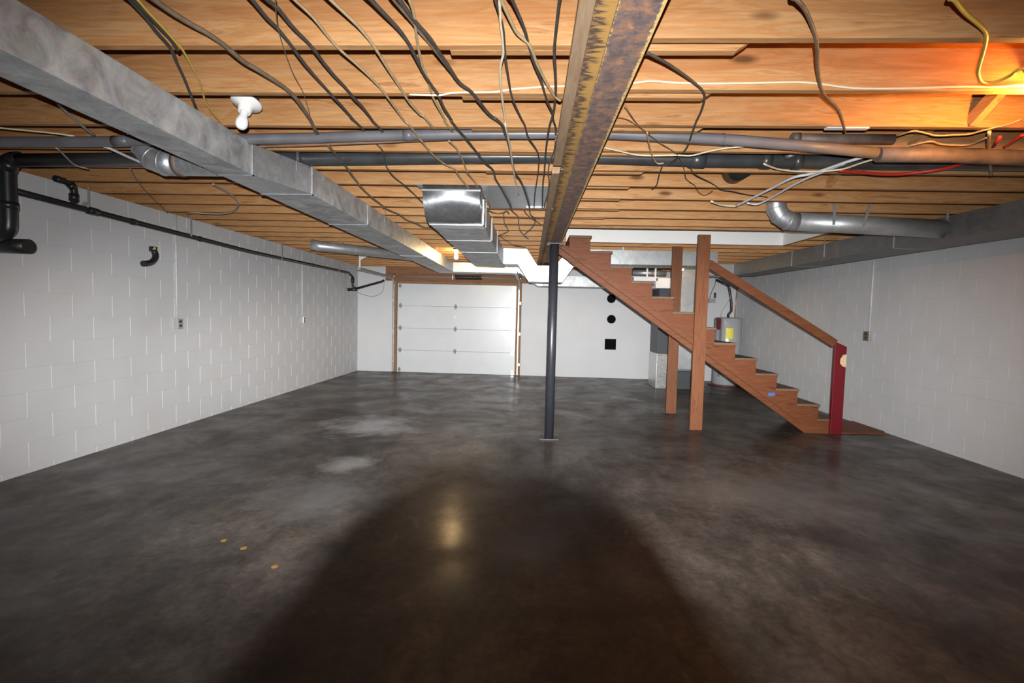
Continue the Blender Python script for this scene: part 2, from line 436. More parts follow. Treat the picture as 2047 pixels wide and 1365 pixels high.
# ceiling: subfloor with a stairwell opening, joists below as parts
OX0, OX1, OY0, OY1 = .42, 3.37, 5.78, 6.83
ce = MB().box(XL-.2, OX0, YF-.2, YB+.2, HT, HT+.02).box(OX1, XR+.2, YF-.2, YB+.2, HT, HT+.02)
ce.box(OX0, OX1, YF-.2, OY0, HT, HT+.02).box(OX0, OX1, OY1, YB+.2, HT, HT+.02)
ceil = obj('ceiling', ce, M['subfloor'], kind='structure')
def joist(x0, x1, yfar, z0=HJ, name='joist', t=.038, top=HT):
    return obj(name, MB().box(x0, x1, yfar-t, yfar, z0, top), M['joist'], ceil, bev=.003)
for i in range(-12, 23):
    yl, yr = 1.956+.4064*i, 1.897+.4064*i
    if yl < YF+.1: continue
    joist(XL-.195, .30, yl)
    if 10 <= i <= 12: joist(OX1+.055, XR+.195, yr)
    else: joist(.19, XR+.195, yr, HJ-.006)
    if i >= -2 and i not in (10, 11, 12):
        ya = yl; yb = yl+.038
        a = -.36+random.uniform(-.02, .02); b = .93+random.uniform(-.02, .02)
        if i == 0: a, b = at(901, 106, z=HJ).x, at(1497, 104, z=HJ).x
        if i == 1: a, b = at(924, 196, z=HJ).x, at(1427, 197, z=HJ).x
        if i == 4: a, b = at(971, 343, z=HJ).x, at(1294, 350, z=HJ).x
        if i == 5: a, b = -.30, at(1269, 376, z=HJ).x
        if i == 6: a, b = -.34, at(1250, 399, z=HJ).x
        if i >= 7: b = .80+random.uniform(-.05, .05); a = -.4+random.uniform(-.1, .1)
        poly = [(a, HJ), (b-.05, HJ), (b, HJ+.035), (b, HT), (a, HT)]
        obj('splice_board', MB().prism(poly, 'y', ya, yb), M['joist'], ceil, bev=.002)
joist(.10, XR+.195, OY0-.002, HJ, 'trimmer_joist'); joist(.10, XR+.195, OY1+.055, HJ, 'trimmer_joist')
obj('header_joist', MB().box(OX1+.014, OX1+.052, OY0, OY1+.014, HJ, HT), M['joist_y'], ceil, bev=.003)
obj('rim_joist', MB().box(XL-.235, XL-.197, YF, YB+.2, HJ, HT), M['joist_y'], ceil); obj('rim_joist', MB().box(XR+.197, XR+.235, YF, YB+.2, HJ, HT), M['joist_y'], ceil)
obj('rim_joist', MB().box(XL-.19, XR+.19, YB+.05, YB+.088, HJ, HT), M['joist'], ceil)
# diagonal wooden bridging between joists on the right
def bridging(x0, i, flip, w=.06):
    ya = 1.897+.4064*i; yb = ya+.4064-.038
    dx = .34 if not flip else -.34
    za, zb = (HJ+.02, HT-.03) if not flip else (HT-.03, HJ+.02)
    a = Vector((x0, ya, zb)); b = Vector((x0, yb, za))
    d = (b-a).normalized(); s = Vector((1, 0, 0))*.019; u = d.cross(Vector((1, 0, 0))).normalized()*w/2
    return obj('bridging', MB().hexa([a-s-u, a+s-u, a+s+u, a-s+u], [b-s-u, b+s-u, b+s+u, b-s+u]), M['joist_y'], ceil)
for i in (1, 2, 3, 4): bridging(2.24, i, False)

# white stairwell lining and the room above it (seen through the opening)
well = thing('trim_1', (1.9, 6.3, HJ), kind='structure')
obj('well_lining', MB().box(OX0, OX1+.012, OY1, OY1+.012, HJ, 4.3), M['drywall'], well)
obj('well_lining', MB().box(OX1, OX1+.012, OY0, OY1, HJ, 4.3), M['drywall'], well)
obj('well_lining', MB().box(OX0, OX1, OY0-.0015, OY0+.010, HJ+.004, 4.3), M['drywall'], well)
obj('well_lining', MB().box(OX0-.012, OX0, OY0, OY1, HT+.02, 4.3), M['drywall'], well)
obj('well_lining', MB().box(OX0-.012, OX1+.012, OY0, OY1+.012, 4.3, 4.32), M['drywall'], well)

# ------------------------------------------------------------------ steel beam, nailer plates, column
BR = .0095; BX0 = .266
beam = thing('steel_beam', (BX0, 0, 0), 'rusty steel I-beam running front to back under the joists', 'beam')
bm = MB().prism([(-.060, 2.180), (.060, 2.180), (.060, 2.190), (.005, 2.192), (.005, 2.372), (.082, 2.374), (.082, 2.383), (-.082, 2.383), (-.082, 2.374), (-.005, 2.372), (-.005, 2.192), (-.060, 2.190)], 'y', -3.15, 11.03)
o = obj('beam_section', bm, M['rust'], origin=(0, 0, 0)); o.parent = beam; o.location = (0, 0, 0)
for (a, b) in ((-3.1, 3.30), (3.47, 7.4), (7.43, 11.0)):
    o = obj('nailer_plate', MB().box(-.134, .060, a, b, 2.3835, 2.4195), M['plate'], origin=(0, 0, 0)); o.parent = beam; o.location = (0, 0, 0); bevel(o, .003)
for yy, xx in ((3.33, -.052), (4.55, -.06)):
    o = obj('bolt_head', MB().lathe([(.009, 0), (.009, .006), (.006, .008)], (xx-.02, yy, 2.374), (0, 0, -1), 8), M['steel'], origin=(0, 0, 0)); o.parent = beam; o.location = (0, 0, 0)
beam.rotation_euler.z = BR
col = thing('support_column', (.205, 5.392, 0), 'round black steel column standing in the middle of the floor', 'column')
obj('shaft', MB().tube([(.205, 5.392, .012), (.205, 5.392, 2.166)], .0505, 32), M['blackiron'], col)
obj('base_plate', MB().box(.095, .315, 5.322, 5.462, .0, .014), M['blackiron'], col, bev=.003)
obj('cap_plate', MB().box(.125, .295, 5.33, 5.455, 2.166, 2.1798), M['blackiron'], col, bev=.002)

# ------------------------------------------------------------------ garage door with frame and tracks
door = thing('door_1', ((DX0+DX1)/2, YB, 0), kind='structure', label='white sectional garage door of four flat panels')
ph = DZ/4
PAN = []
for k in range(4):
    PAN.append(obj('door_panel', MB().box(DX0+.004, DX1-.004, YB-.012, YB+.035, k*ph+.0015, (k+1)*ph-.0015), M['doorpaint'], door, bev=.003))
def hinge(x, z, w=.075, h=.11, y=YB-.012):
    mb = MB().prism([(x-w*.25, z-h/2), (x+w*.25, z-h/2), (x+w/2, z), (x+w*.25, z+h/2), (x-w*.25, z+h/2), (x-w/2, z)], 'y', y-.006, y)
    mb.tube([(x-w*.45, y-.01, z), (x+w*.45, y-.01, z)], .007, 8)
    return obj('hinge', mb, M['hinge'] if x < DX1-.2 else M['steel'], PAN[min(3, int((z+.01)/ph))])
for k in (1, 2, 3):
    for x in (DX0+.075, (DX0+DX1)/2-.02, DX1-.07): hinge(x, k*ph)
for x in (DX0+.06, DX1-.06): hinge(x, DZ-.06, .07, .09); hinge(x, .06, .07, .1)
for z in (1.30*DZ/2-.03, .04): obj('handle', MB().box(-1.82, -1.795, YB-.03, YB-.012, z-.04, z+.04), M['steel'], PAN[min(3, int((z+.01)/ph))], bev=.004)
obj('door_lock', MB().box(DX1-.10, DX1-.02, YB-.045, YB-.012, .82, .86), M['steel'], PAN[1], bev=.004)
tr = thing('trim_2', ((DX0+DX1)/2, YB-.03, 0), kind='structure', label='brown wooden frame around the garage door')
obj('jamb', MB().box(DX0-.10, DX0-.002, YB-.05, YB+.2, 0, 2.10), M['doorwood'], tr, bev=.003)
obj('jamb', MB().box(DX1+.002, DX1+.112, YB-.05, YB+.2, 0, 2.10), M['doorwood'], tr, bev=.003)
obj('header_board', MB().box(-3.42, DX1+.25, YB-.055, YB-.001, 2.10, 2.26), M['headwood'], tr, bev=.003)
obj('header_board', MB().box(-3.42, DX1+.25, YB-.04, YB-.001, 2.262, HJ-.002), M['headwood'], tr, bev=.003)
obj('header_board', MB().box(DX0-.002, DX1+.002, YB-.035, YB+.1, 2.048, 2.10), M['doorwood'], tr, bev=.003)
def track(x, side, name_label):
    t = thing('door_track', (x, YB-.1, 0), name_label, 'track', 'garage door tracks')
    obj('vertical_rail', MB().box(x-.012, x+.012, YB-.115, YB-.065, .02, 1.95), M['galvnew'], t)
    pts = [(x, YB-.09, 1.95), (x, YB-.11, 2.04), (x, YB-.19, 2.12), (x, YB-.30, 2.155)]
    obj('curved_rail', MB().tube(pts, .022, 8, 4), M['galvplain'], t)
    yend = 8.72
    obj('horizontal_rail', MB().box(x-.028, x+.028, yend, YB-.29, 2.13, 2.18), M['galvplain'], t)
    for z in (.25, .95, 1.65): obj('rail_bracket', MB().box(min(x, x+side*.05), max(x, x+side*.05), YB-.065, YB-.05, z-.03, z+.03), M['steel'], t)
    obj('hanger', MB().box(x-.016, x+.016, yend+.04, yend+.046, 2.18, 2.52), M['w_white'], t)
    a = Vector((x, yend+.05, 2.34)); b = Vector((x+.25, yend+.05, 2.47)); s = Vector((0, .003, 0)); u = Vector((-.015, 0, .022))
    obj('hanger', MB().hexa([a-s-u, a+s-u, a+s+u, a-s+u], [b-s-u, b+s-u, b+s+u, b-s+u]), M['w_white'], t)
    return t
track(DX0-.055, -1, 'grey steel garage door track on the left jamb with hanger')
track(DX1+.055, 1, 'bright steel garage door track on the right jamb')
sp_ = thing('torsion_spring', (-1.6, YB-.14, 2.16), 'black coiled torsion spring on a bar over the garage door', 'spring')
obj('spring_bar', MB().tube([(DX0-.06, YB-.12, 2.20), (DX1+.10, YB-.12, 2.20)], .0125, 10), M['galvplain'], sp_)
co = []
for k in range(22*8+1):
    t = k/8*2*math.pi; co.append((-1.80+.60*k/(22*8), YB-.12+.045*math.cos(t), 2.20+.045*math.sin(t)))
obj('coil', MB().tube(co, .011, 6), M['rubber'], sp_)
for x in (DX0-.045, DX1+.085): obj('cable_drum', MB().tube([(x-.02, YB-.12, 2.20), (x+.02, YB-.12, 2.20)], .05, 16), M['steel'], sp_)
obj('bearing_bracket', MB().box(-1.86, -1.84, YB-.16, YB-.055, 2.14, 2.25), M['steel'], sp_)
obj('lift_cable', MB().tube([(DX1+.075, YB-.17, 2.17), (DX1+.075, YB-.15, .1)], .004, 6), M['steel'], sp_)

# ------------------------------------------------------------------ black vents on the back wall
for (u, v, nm, lb) in ((1222, 597, 'r', 'round black wall vent just under the stair stringer, upper of two'), (1222, 638, 'r', 'round black wall vent, lower of two, above the square vent')):
    p = at(u, v, y=YB)
    t = thing('round_vent', (p.x, YB, p.z), lb, 'vent', 'black vents on the back wall')
    obj('vent_rim', MB().lathe([(.095, 0), (.098, .012), (.088, .022), (.075, .022), (.075, .006)], (p.x, YB, p.z), (0, -1, 0), 28), M['ventblack'], t)
p = at(1220, 688, y=YB)
t = thing('square_vent', (p.x, YB, p.z-.12), 'square black wall vent below the two round vents', 'vent', 'black vents on the back wall')
obj('vent_frame', MB().box(p.x-.125, p.x+.125, YB-.02, YB, p.z-.122, p.z+.122), M['ventblack'], t, bev=.004)
for k in range(5): obj('louvre', MB().box(p.x-.10, p.x+.10, YB-.028, YB-.018, p.z-.09+k*.042, p.z-.07+k*.042), M['ventblack'], t)

# ------------------------------------------------------------------ ductwork
def shell_box(name, mat, parent, a, b, bev=.004, **k):
    """a, b: end quads"""
    return obj(name, MB().hexa(a, b), mat, parent, bev=bev, **k)
def rect(y, x0, x1, z0, z1): return [(x0, y, z0), (x1, y, z0), (x1, y, z1), (x0, y, z1)]
def seam(y, x0, x1, z0, z1, parent, mat=None, t=.006):
    mb = MB(); d = .016
    mb.box(x0-t, x1+t, y, y+d, z0-t, z0-.0005); mb.box(x1+.0005, x1+t, y, y+d, z0-t, z1); mb.box(x0-t, x0-.0005, y, y+d, z0-t, z1)
    return obj('drive_cleat', mb, mat or M['galvnew'], parent)
def strap(x, y, z0, z1, parent, w=.025):
    return obj('hanger_strap', MB().box(x-.0012, x+.0012, y-w/2, y+w/2, z0, z1), M['galvnew'], parent)
Z0, Z1 = 2.20, 2.390
lt = thing('supply_duct', (-1.8, 5, Z0), 'long grey galvanised trunk duct running from the near left corner to the back', 'duct')
shell_box('duct_section', M['galv'], lt, rect(-2.6, -1.955, -1.745, Z0, Z1), rect(2.943, -1.962, -1.745, Z0, Z1))
shell_box('duct_transition', M['galvnew'], lt, rect(2.944, -1.962, -1.745, Z0, Z1), rect(3.40, -1.962, -1.592, Z0, Z1))
shell_box('duct_section', M['galv'], lt, rect(3.402, -1.962, -1.592, Z0, Z1), rect(4.55, -1.962, -1.592, Z0, Z1))
shell_box('duct_section', M['galv'], lt, rect(4.552, -1.962, -1.592, Z0, Z1), rect(6.97, -1.962, -1.60, Z0, Z1))
shell_box('duct_section', M['galv'], lt, rect(6.972, -1.962, -1.60, Z0, Z1), rect(9.50, -1.962, -1.61, Z0, Z1))
seam(2.93, -1.962, -1.745, Z0, Z1, lt); seam(3.40, -1.962, -1.592, Z0, Z1, lt); seam(4.545, -1.962, -1.592, Z0, Z1, lt); seam(6.965, -1.962, -1.60, Z0, Z1, lt)
for y, x in ((3.28, -1.64), (5.05, -1.588), (7.8, -1.60)): strap(x+.006, y, 2.32, 2.60 if y < 4 else 2.46, lt)
# round take-off with elbow on the left of the trunk
rt = thing('round_branch_duct', (-2.2, 3.05, 2.2), 'short galvanised round duct with an elbow rising left of the near trunk duct', 'duct')
yR = 3.04
obj('pipe_section', MB().tube([(-1.964, yR, 2.295), (-2.30, yR, 2.295)], .076, 28, caps=False), M['galvnew'], rt)
el = [(-2.30, yR, 2.295), (-2.38, yR, 2.297), (-2.455, yR, 2.325), (-2.505, yR, 2.385), (-2.525, yR, 2.47), (-2.525, yR, 2.60)]
obj('elbow', MB().tube(el, .0785, 28), M['galvnew'], rt)
for (q0, q1) in ((0, 1), (1, 2), (2, 3), (3, 4)):
    c = Vector(el[q1]); d = (Vector(el[q1+1])-Vector(el[q0])).normalized()
    obj('elbow_seam', MB().tube([c-d*.004, c+d*.004], .0815, 28), M['galvplain'], rt)
obj('crimp_band', MB().tube([(-2.262, yR, 2.295), (-2.292, yR, 2.295)], .0805, 28), M['rustpipe'], rt)
# second round branch at the back left
a = at(640, 492, z=2.33); b = Vector((-1.966, 7.9, 2.30))
rb = thing('round_branch_duct', (-3, 7.5, 2.2), 'pale round duct crossing behind the long left trunk near the back corner', 'duct')
obj('pipe_section', MB().tube([a+Vector((-.12, -.04, .02)), a, b], .075, 24), M['galvplain'], rb)
obj('hanger_strap', MB().box(-2.9, -2.898, 7.20, 7.23, 2.38, 2.45), M['galvnew'], rb)

# centre trunk: panned joist bay, curved drop elbow, trunk, crossover under the beam
ct = thing('return_duct', (-.7, 5.5, 2.15), 'wide grey trunk duct in the centre with a curved shiny front elbow', 'duct')
CX0, CX1, ZB = -.928, -.462, 2.150
yT, zT, yBm = 3.935, 2.419, 4.20
prof = []                                   # curved front: vertical at the top to horizontal at the bottom
prof.append((yT, zT)); prof.append((yT+.004, 2.372))
for k in range(0, 13):
    t = k/12*math.pi/2
    prof.append((yT+.006+(yBm-yT-.006)*(1-math.cos(t)), 2.365-(2.365-ZB)*math.sin(t)))
inner = [(4.38, ZB), (4.38, zT)]
poly = prof+inner
mbE = MB(); n = len(poly)
vs = [(CX0, p[0], p[1]) for p in poly]+[(CX1, p[0], p[1]) for p in poly]
mbE.add(vs, [tuple(range(n)), tuple(range(2*n-1, n-1, -1))])
for i in range(n): mbE.f.append((i, i+n, (i+1) % n+n, (i+1) % n)); mbE.sm.append(i < n-3)
obj('elbow', mbE, M['galvelbow'], ct)
obj('collar', MB().box(CX0-.006, CX1+.006, yT-.005, yT-.0005, 2.368, 2.380), M['galvplain'], ct)
obj('side_flange', MB().box(CX1+.001, CX1+.012, 4.17, 4.21, ZB-.004, 2.36), M['galvplain'], ct)
ys = [4.20, 5.10, 6.05, 7.12]
for q in range(3):
    y0, y1 = ys[q], ys[q+1]
    e0, e1 = -.010*(y0-4.2), -.010*(y1-4.2)
    y0 = max(y0, 4.381) if q == 0 else y0
    shell_box('duct_section', M['galv'], ct, rect(y0+.001, CX0+e0, CX1+e0, ZB, 2.38), rect(y1-.001, CX0+e1, CX1+e1, ZB, 2.38))
    # cross-break creases
    mb = MB(); zz = ZB-.0008
    for (p0, p1) in (((CX0+e0+.02, y0+.02), (CX1+e1-.02, y1-.02)), ((CX1+e0-.02, y0+.02), (CX0+e1+.02, y1-.02))):
        d = (Vector((p1[0]-p0[0], p1[1]-p0[1], 0))).normalized(); s = Vector((-d.y, d.x, 0))*.004
        pa = Vector((*p0, zz)); pb = Vector((*p1, zz))
        mb.add([pa-s, pa+s, pb+s, pb-s, (pa+pb)/2+Vector((0, 0, -.002))], [(0, 1, 2, 3)])
    if q: seam(y0-.008, CX0+e0, CX1+e0, ZB, 2.38, ct, M['galvplain'], .004)
obj('drive_cleat', MB().box(CX0, CX1, 4.20, 4.215, ZB-.006, ZB-.0005), M['galvnew'], ct)
for y in (4.45, 5.2, 6.0): strap(CX1+.004-.01*(y-4.2), y, ZB+.02, 2.50, ct, .02)
obj('end_cap', MB().box(CX0-.03, CX1-.031, 7.121, 7.86, ZB, 2.38), M['galv'], ct, bev=.004)
pan = thing('panned_joist_bay', (-.45, 4.3, 2.42), 'flat galvanised sheet closing the joist bay beside the curved duct elbow', 'duct')
p0 = at(838, 369, z=2.415); p1 = at(1092, 369, z=2.415); p2 = at(1083, 416, z=2.415)
obj('pan_sheet', MB().box(-.455, .085, 3.92, 4.73, 2.4135, 2.4165), M['galvplain'], pan)
obj('pan_sheet', MB().prism([(-.985, 3.92), (-.932, 3.92), (-.932, 4.28), (-.94, 4.28)], 'z', 2.4135, 2.4165), M['galvplain'], pan)
obj('pan_seam', MB().box(-.10, .07, 4.66, 4.70, 2.405, 2.413), M['galvnew'], pan)

cv = thing('crossover_duct', (.2, 7.6, 1.9), 'bright V-shaped duct dipping beneath the steel beam', 'duct')
y0, y1 = 7.40, 7.86
PT = [(-.49, 2.390), (-.135, 2.388), (.032, 2.138), (.303, 2.142), (.50, 2.385), (1.0, 2.395)]
PB = [(-.49, 2.165), (-.268, 2.165), (-.093, 1.905), (.418, 1.905), (.60, 2.175), (1.0, 2.178)]
for k in range(5):
    a0, a1, b0, b1 = PT[k], PT[k+1], PB[k], PB[k+1]
    obj('duct_section', MB().hexa([(a0[0], y0, a0[1]), (a1[0], y0, a1[1]), (b1[0], y0, b1[1]), (b0[0], y0, b0[1])],
                                  [(a0[0], y1, a0[1]), (a1[0], y1, a1[1]), (b1[0], y1, b1[1]), (b0[0], y1, b0[1])]), M['galvnew'], cv)
mb = MB()
for k in range(5):
    b0, b1 = PB[k], PB[k+1]
    mb.hexa([(b0[0], y0-.006, b0[1]), (b1[0], y0-.006, b1[1]), (b1[0], y0-.006, b1[1]-.010), (b0[0], y0-.006, b0[1]-.010)],
            [(b0[0], y0+.004, b0[1]), (b1[0], y0+.004, b1[1]), (b1[0], y0+.004, b1[1]-.010), (b0[0], y0+.004, b0[1]-.010)])
obj('edge_seam', mb, M['galvplain'], cv)
cr = thing('return_duct', (1.8, 7.6, 2.18), 'grey rectangular duct above the stairs leading to the furnace', 'duct')
xs = [1.002, 1.271, 1.428, 2.06, 2.72]
for a, b in zip(xs[:-1], xs[1:]): obj('duct_section', MB().box(a+.001, b-.001, y0, y1, 2.182, 2.397), M['galvplain'], cr, bev=.003)
for x in xs[1:-1]: obj('drive_cleat', MB().box(x-.006, x+.006, y0-.006, y0-.001, 2.176, 2.397), M['galv'], cr)
obj('hanger_strap', MB().box(1.30, 1.325, y0-.004, y0-.0015, 2.30, 2.52), M['galvplain'], cr)

# supply cross duct along the back
cd = thing('supply_duct', (-.5, 9.7, 2.0), 'long grey duct across the back of the room lit by the bare bulb', 'duct')
ya, yb = 9.52, 9.92
obj('duct_section', MB().box(-1.962, -1.15, ya, yb, Z0, Z1), M['galvplain'], cd, bev=.003)
obj('duct_section', MB().box(-1.148, -.29, ya, yb, Z0, Z1), M['galvplain'], cd, bev=.003)
def yprism(name, pts, ya, yb, mat, parent): return obj(name, MB().prism(pts, 'y', ya, yb), mat, parent)
yprism('duct_offset', [(-.289, Z0), (-.289, Z1), (.02, Z1-.2), (.15, 2.165), (.15, 1.962), (.06, 1.962)], ya, yb, M['galvplain'], cd)
obj('duct_section', MB().box(.151, 1.15, ya, yb, 1.962, 2.165), M['galv'], cd, bev=.003)
obj('duct_section', MB().box(1.152, 2.44, ya, yb, 1.962, 2.165), M['galv'], cd, bev=.003)
obj('drive_cleat', MB().box(-1.156, -1.142, ya-.006, ya-.001, Z0-.005, Z1), M['galvnew'], cd)

# right trunk along the right wall, with round branch
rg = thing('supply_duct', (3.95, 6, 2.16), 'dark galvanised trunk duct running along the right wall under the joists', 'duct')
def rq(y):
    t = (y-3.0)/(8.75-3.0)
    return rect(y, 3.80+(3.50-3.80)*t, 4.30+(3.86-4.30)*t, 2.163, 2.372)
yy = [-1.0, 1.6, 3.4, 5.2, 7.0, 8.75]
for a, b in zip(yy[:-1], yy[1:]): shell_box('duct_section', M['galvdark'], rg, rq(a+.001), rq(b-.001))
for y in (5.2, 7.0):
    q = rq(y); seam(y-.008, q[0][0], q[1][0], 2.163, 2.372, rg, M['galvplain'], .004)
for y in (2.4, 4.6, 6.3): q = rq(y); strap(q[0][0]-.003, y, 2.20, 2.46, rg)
obj('duct_offset', MB().box(3.02, 3.62, 8.752, 9.15, 2.163, 2.372), M['galvplain'], rg, bev=.003)
rd = thing('round_branch_duct', (2.8, 4.65, 2.2), 'silver round duct with an elbow joining the right wall trunk', 'duct')
yr = 4.65
pa = at(1592, 443, y=yr); pb = at(1905, 458, y=yr)
qx = rq(yr)[0][0]
pb = Vector((qx-.001, yr, pb.z)); rr = .083
obj('pipe_section', MB().tube([pa, pb], rr, 28), M['galvplain'], rd)
el = [pa, pa+Vector((-.075, 0, .006)), pa+Vector((-.15, 0, .05)), pa+Vector((-.19, 0, .12)), pa+Vector((-.195, 0, .22)), pa+Vector((-.195, 0, .36))]
obj('elbow', MB().tube(el, rr*1.03, 28), M['galvnew'], rd)
for k in (1, 2, 3):
    c = Vector(el[k]); d = (Vector(el[k+1])-Vector(el[k-1])).normalized()
    obj('elbow_seam', MB().tube([c-d*.004, c+d*.004], rr*1.07, 28), M['galvplain'], rd)
for f_, lean in ((.22, 0), (.42, .05)):
    c = pa.lerp(pb, f_); obj('hanger_strap', MB().hexa([(c.x-.012, yr-rr-.002, c.z-.03), (c.x+.012, yr-rr-.002, c.z-.03), (c.x+.012, yr-rr-.005, c.z-.03), (c.x-.012, yr-rr-.005, c.z-.03)],
        [(c.x-.012+lean, yr-rr-.002, 2.46), (c.x+.012+lean, yr-rr-.002, 2.46), (c.x+.012+lean, yr-rr-.005, 2.46), (c.x-.012+lean, yr-rr-.005, 2.46)]), M['galvplain'], rd)

# ------------------------------------------------------------------ furnace, water heater
fu = thing('furnace', (2.75, 9.95, 0), 'grey furnace cabinet behind the stair posts with foil return box', 'furnace')
cab = obj('cabinet', MB().box(2.67, 3.16, 9.62, 10.25, .36, 1.48), M['furnacegrey'], fu, bev=.008)
obj('service_panel', MB().box(2.70, 3.13, 9.60, 9.619, .95, 1.44), M['furnacegrey'], cab, bev=.004)
obj('service_panel', MB().box(2.70, 3.13, 9.60, 9.619, .40, .92), M['galvplain'], cab, bev=.004)
obj('base_box', MB().box(2.67, 3.16, 9.60, 10.25, .0, .355), M['furnacedark'], fu, bev=.005)
obj('return_drop', MB().box(2.44, 2.64, 9.60, 10.2, .70, 2.0), M['furnacedark'], fu, bev=.004)
obj('return_box', MB().box(2.43, 2.665, 9.585, 10.2, .0, .698), M['foil'], fu, bev=.012)
obj('plenum', MB().box(2.69, 3.00, 9.20, 9.60, 1.49, 2.39), M['galvplain'], fu, bev=.004)
obj('plenum', MB().box(2.67, 3.16, 9.62, 10.25, 1.485, 2.12), M['galvplain'], fu, bev=.004)
obj('flue_pipe', MB().tube([(1.86, 9.42, 2.245), (2.50, 9.42, 2.245)], .052, 20), M['galvnew'], fu)
obj('flue_pipe', MB().tube([(1.86, 9.36, 2.335), (2.40, 9.36, 2.335)], .03, 16), M['rubber'], fu)
hum = thing('white_duct_box', (2.2, 9.4, 1.96), 'pale box and channel hanging left of the furnace above the stairs', 'box')
obj('channel', MB().box(1.87, 2.32, 9.30, 9.50, 2.085, 2.165), M['white'], hum, bev=.004)
obj('housing', MB().box(2.285, 2.60, 9.30, 9.50, 1.955, 2.15), M['white'], hum, bev=.01)
for x in (2.115, 2.27): obj('strap', MB().box(x-.016, x+.016, 9.29, 9.298, 2.165, 2.385), M['white'], hum)
obj('hanging_panel', MB().box(2.55, 2.63, 9.25, 9.27, 1.83, 2.35), M['galvnew'], hum)
hx, hy, hr = 4.10, 10.42, .275
wh = thing('water_heater', (hx, hy, 0), 'grey cylindrical water heater with a yellow label in the far right corner', 'water heater')
tank = obj('tank', MB().lathe([(hr-.02, .02), (hr, .05), (hr, 1.40), (hr-.015, 1.425), (hr-.06, 1.44)], (hx, hy, 0), n=48), M['heater'], wh)
obj('base_pan', MB().lathe([(.34, 0), (.35, .012), (.33, .02)], (hx, hy, 0), n=40), M['maroon'], wh)
def wrap(a0, a1, z0, z1, off, mat, nm):
    mb = MB(); n = 10; vs = []
    for k in range(n+1):
        t = math.radians(a0+(a1-a0)*k/n)
        for r in (hr+.0005, hr+off):
            for z in (z0, z1): vs.append((hx+r*math.sin(t), hy-r*math.cos(t), z))
    fs = []
    for k in range(n):
        q = 4*k
        fs += [(q+2, q+6, q+7, q+3), (q, q+1, q+5, q+4), (q+1, q+3, q+7, q+5), (q, q+4, q+6, q+2)]
    fs += [(0, 2, 3, 1), (4*n, 4*n+1, 4*n+3, 4*n+2)]
    return obj(nm, mb.add(vs, fs), mat, tank)
wrap(-28, 2, 1.0, 1.22, .003, M['yellowlabel'], 'energy_label')
wrap(-75, -50, 1.18, 1.42, .003, M['maroon'], 'brand_patch')
wrap(-55, -45, .2, 1.40, .002, M['furnacegrey'], 'jacket_seam')
obj('supply_pipe', MB().tube([(hx-.02, hy-.05, 1.43), (hx-.02, hy-.05, 1.50), (hx+.04, hy-.05, 1.58), (hx+.03, hy-.05, 1.75), (hx-.02, hy-.05, 2.02), (hx-.05, hy-.05, 2.10), (hx-.30, hy-.05, 2.22)], .026, 12), M['abs'], wh)
obj('outlet_pipe', MB().tube([(hx+.12, hy-.05, 1.43), (hx+.12, hy-.05, 1.75), (hx+.15, hy-.05, 2.2)], .012, 10), M['copper'], wh)
obj('relief_pipe', MB().tube([(hx-.18, hy-.10, 1.43), (hx-.18, hy-.10, 1.55), (hx-.08, hy-.10, 1.72), (hx, hy-.10, 1.9)], .006, 8, 4), M['w_grey'], wh)
p = at(1424, 600, y=YB-.04)
t = thing('junction_box', (p.x, YB-.04, p.z-.06), 'small grey junction box with a looping cord on the back wall', 'junction box')
obj('box_body', MB().box(p.x-.08, p.x+.06, YB-.08, YB-.001, p.z-.06, p.z+.03), M['w_grey'], t, bev=.005)
obj('plug', MB().box(p.x+.03, p.x+.07, YB-.07, YB-.02, p.z+.05, p.z+.17), M['w_dark'], t, bev=.008)
obj('cord', MB().tube([(p.x-.07, YB-.05, p.z+.03), (p.x-.02, YB-.05, p.z+.20), (p.x+.04, YB-.05, p.z+.36), (p.x+.05, YB-.05, p.z+.56)], .007, 8, 4), M['w_dark'], t)

# ------------------------------------------------------------------ stairs
NX, NZ, RUN, RISE = .697, 2.393, .2626, .1844
ST = thing('staircase', (2.0, 6.5, 0), 'open wooden staircase with sawtooth stringers descending to the right', 'stairs')
YS0, YS1 = 6.13, 6.86
for k in range(13):
    x, z = NX+RUN*k, NZ-RISE*k
    obj('tread', MB().box(x-.285, x, YS0-.012 if k != 12 else YS0, YS1, z-.030, z), M['tread'], ST, bev=.005)
    obj('riser', MB().box(x-.035, x-.017, YS0+.039, YS1-.040, z-RISE+.001 if k < 12 else .001, z-.031), M['stairwood'], ST)
def lineU(x): return 2.313-.689*(x-.299)
def lineM(x): return 2.249-.6909*(x-.273)
def lineL(x): return 2.167-.6905*(x-.275)
def stringer(ya, yb, lift=0.0):
    top = []
    for k in range(13):
        x, z = NX+RUN*k, NZ-RISE*k
        top += [(x-RUN-.016, z-.031), (x-.016, z-.031)]
    xe = top[-1][0]
    poly = top+[(xe, 0.0)]
    xf = .275+(2.167+lift)/.6905
    poly += [(min(xf, xe-.01), 0.0), (top[0][0], lineL(top[0][0])+lift)]
    mb = MB()
    return obj('stringer', mb.prism(poly, 'y', ya, yb), M['stairwood'], ST)
stringer(YS0+.001, YS0+.038); stringer(YS1-.040, YS1-.003, .125)
def strip(fa, fb, ya, yb, x0=.29, x1=3.36):
    def fl(v): return max(v, .002)
    return obj('stringer_cleat', MB().hexa([(x0, ya, fa(x0)), (x0, ya, fb(x0)), (x1, ya, fl(fb(x1))), (x1, ya, fl(fa(x1)))],
                                    [(x0, yb, fa(x0)), (x0, yb, fb(x0)), (x1, yb, fl(fb(x1))), (x1, yb, fl(fa(x1)))]), M['stairwood'], ST, bev=.003)
strip(lambda x: lineU(x), lambda x: lineM(x)+.004, YS0-.022, YS0)
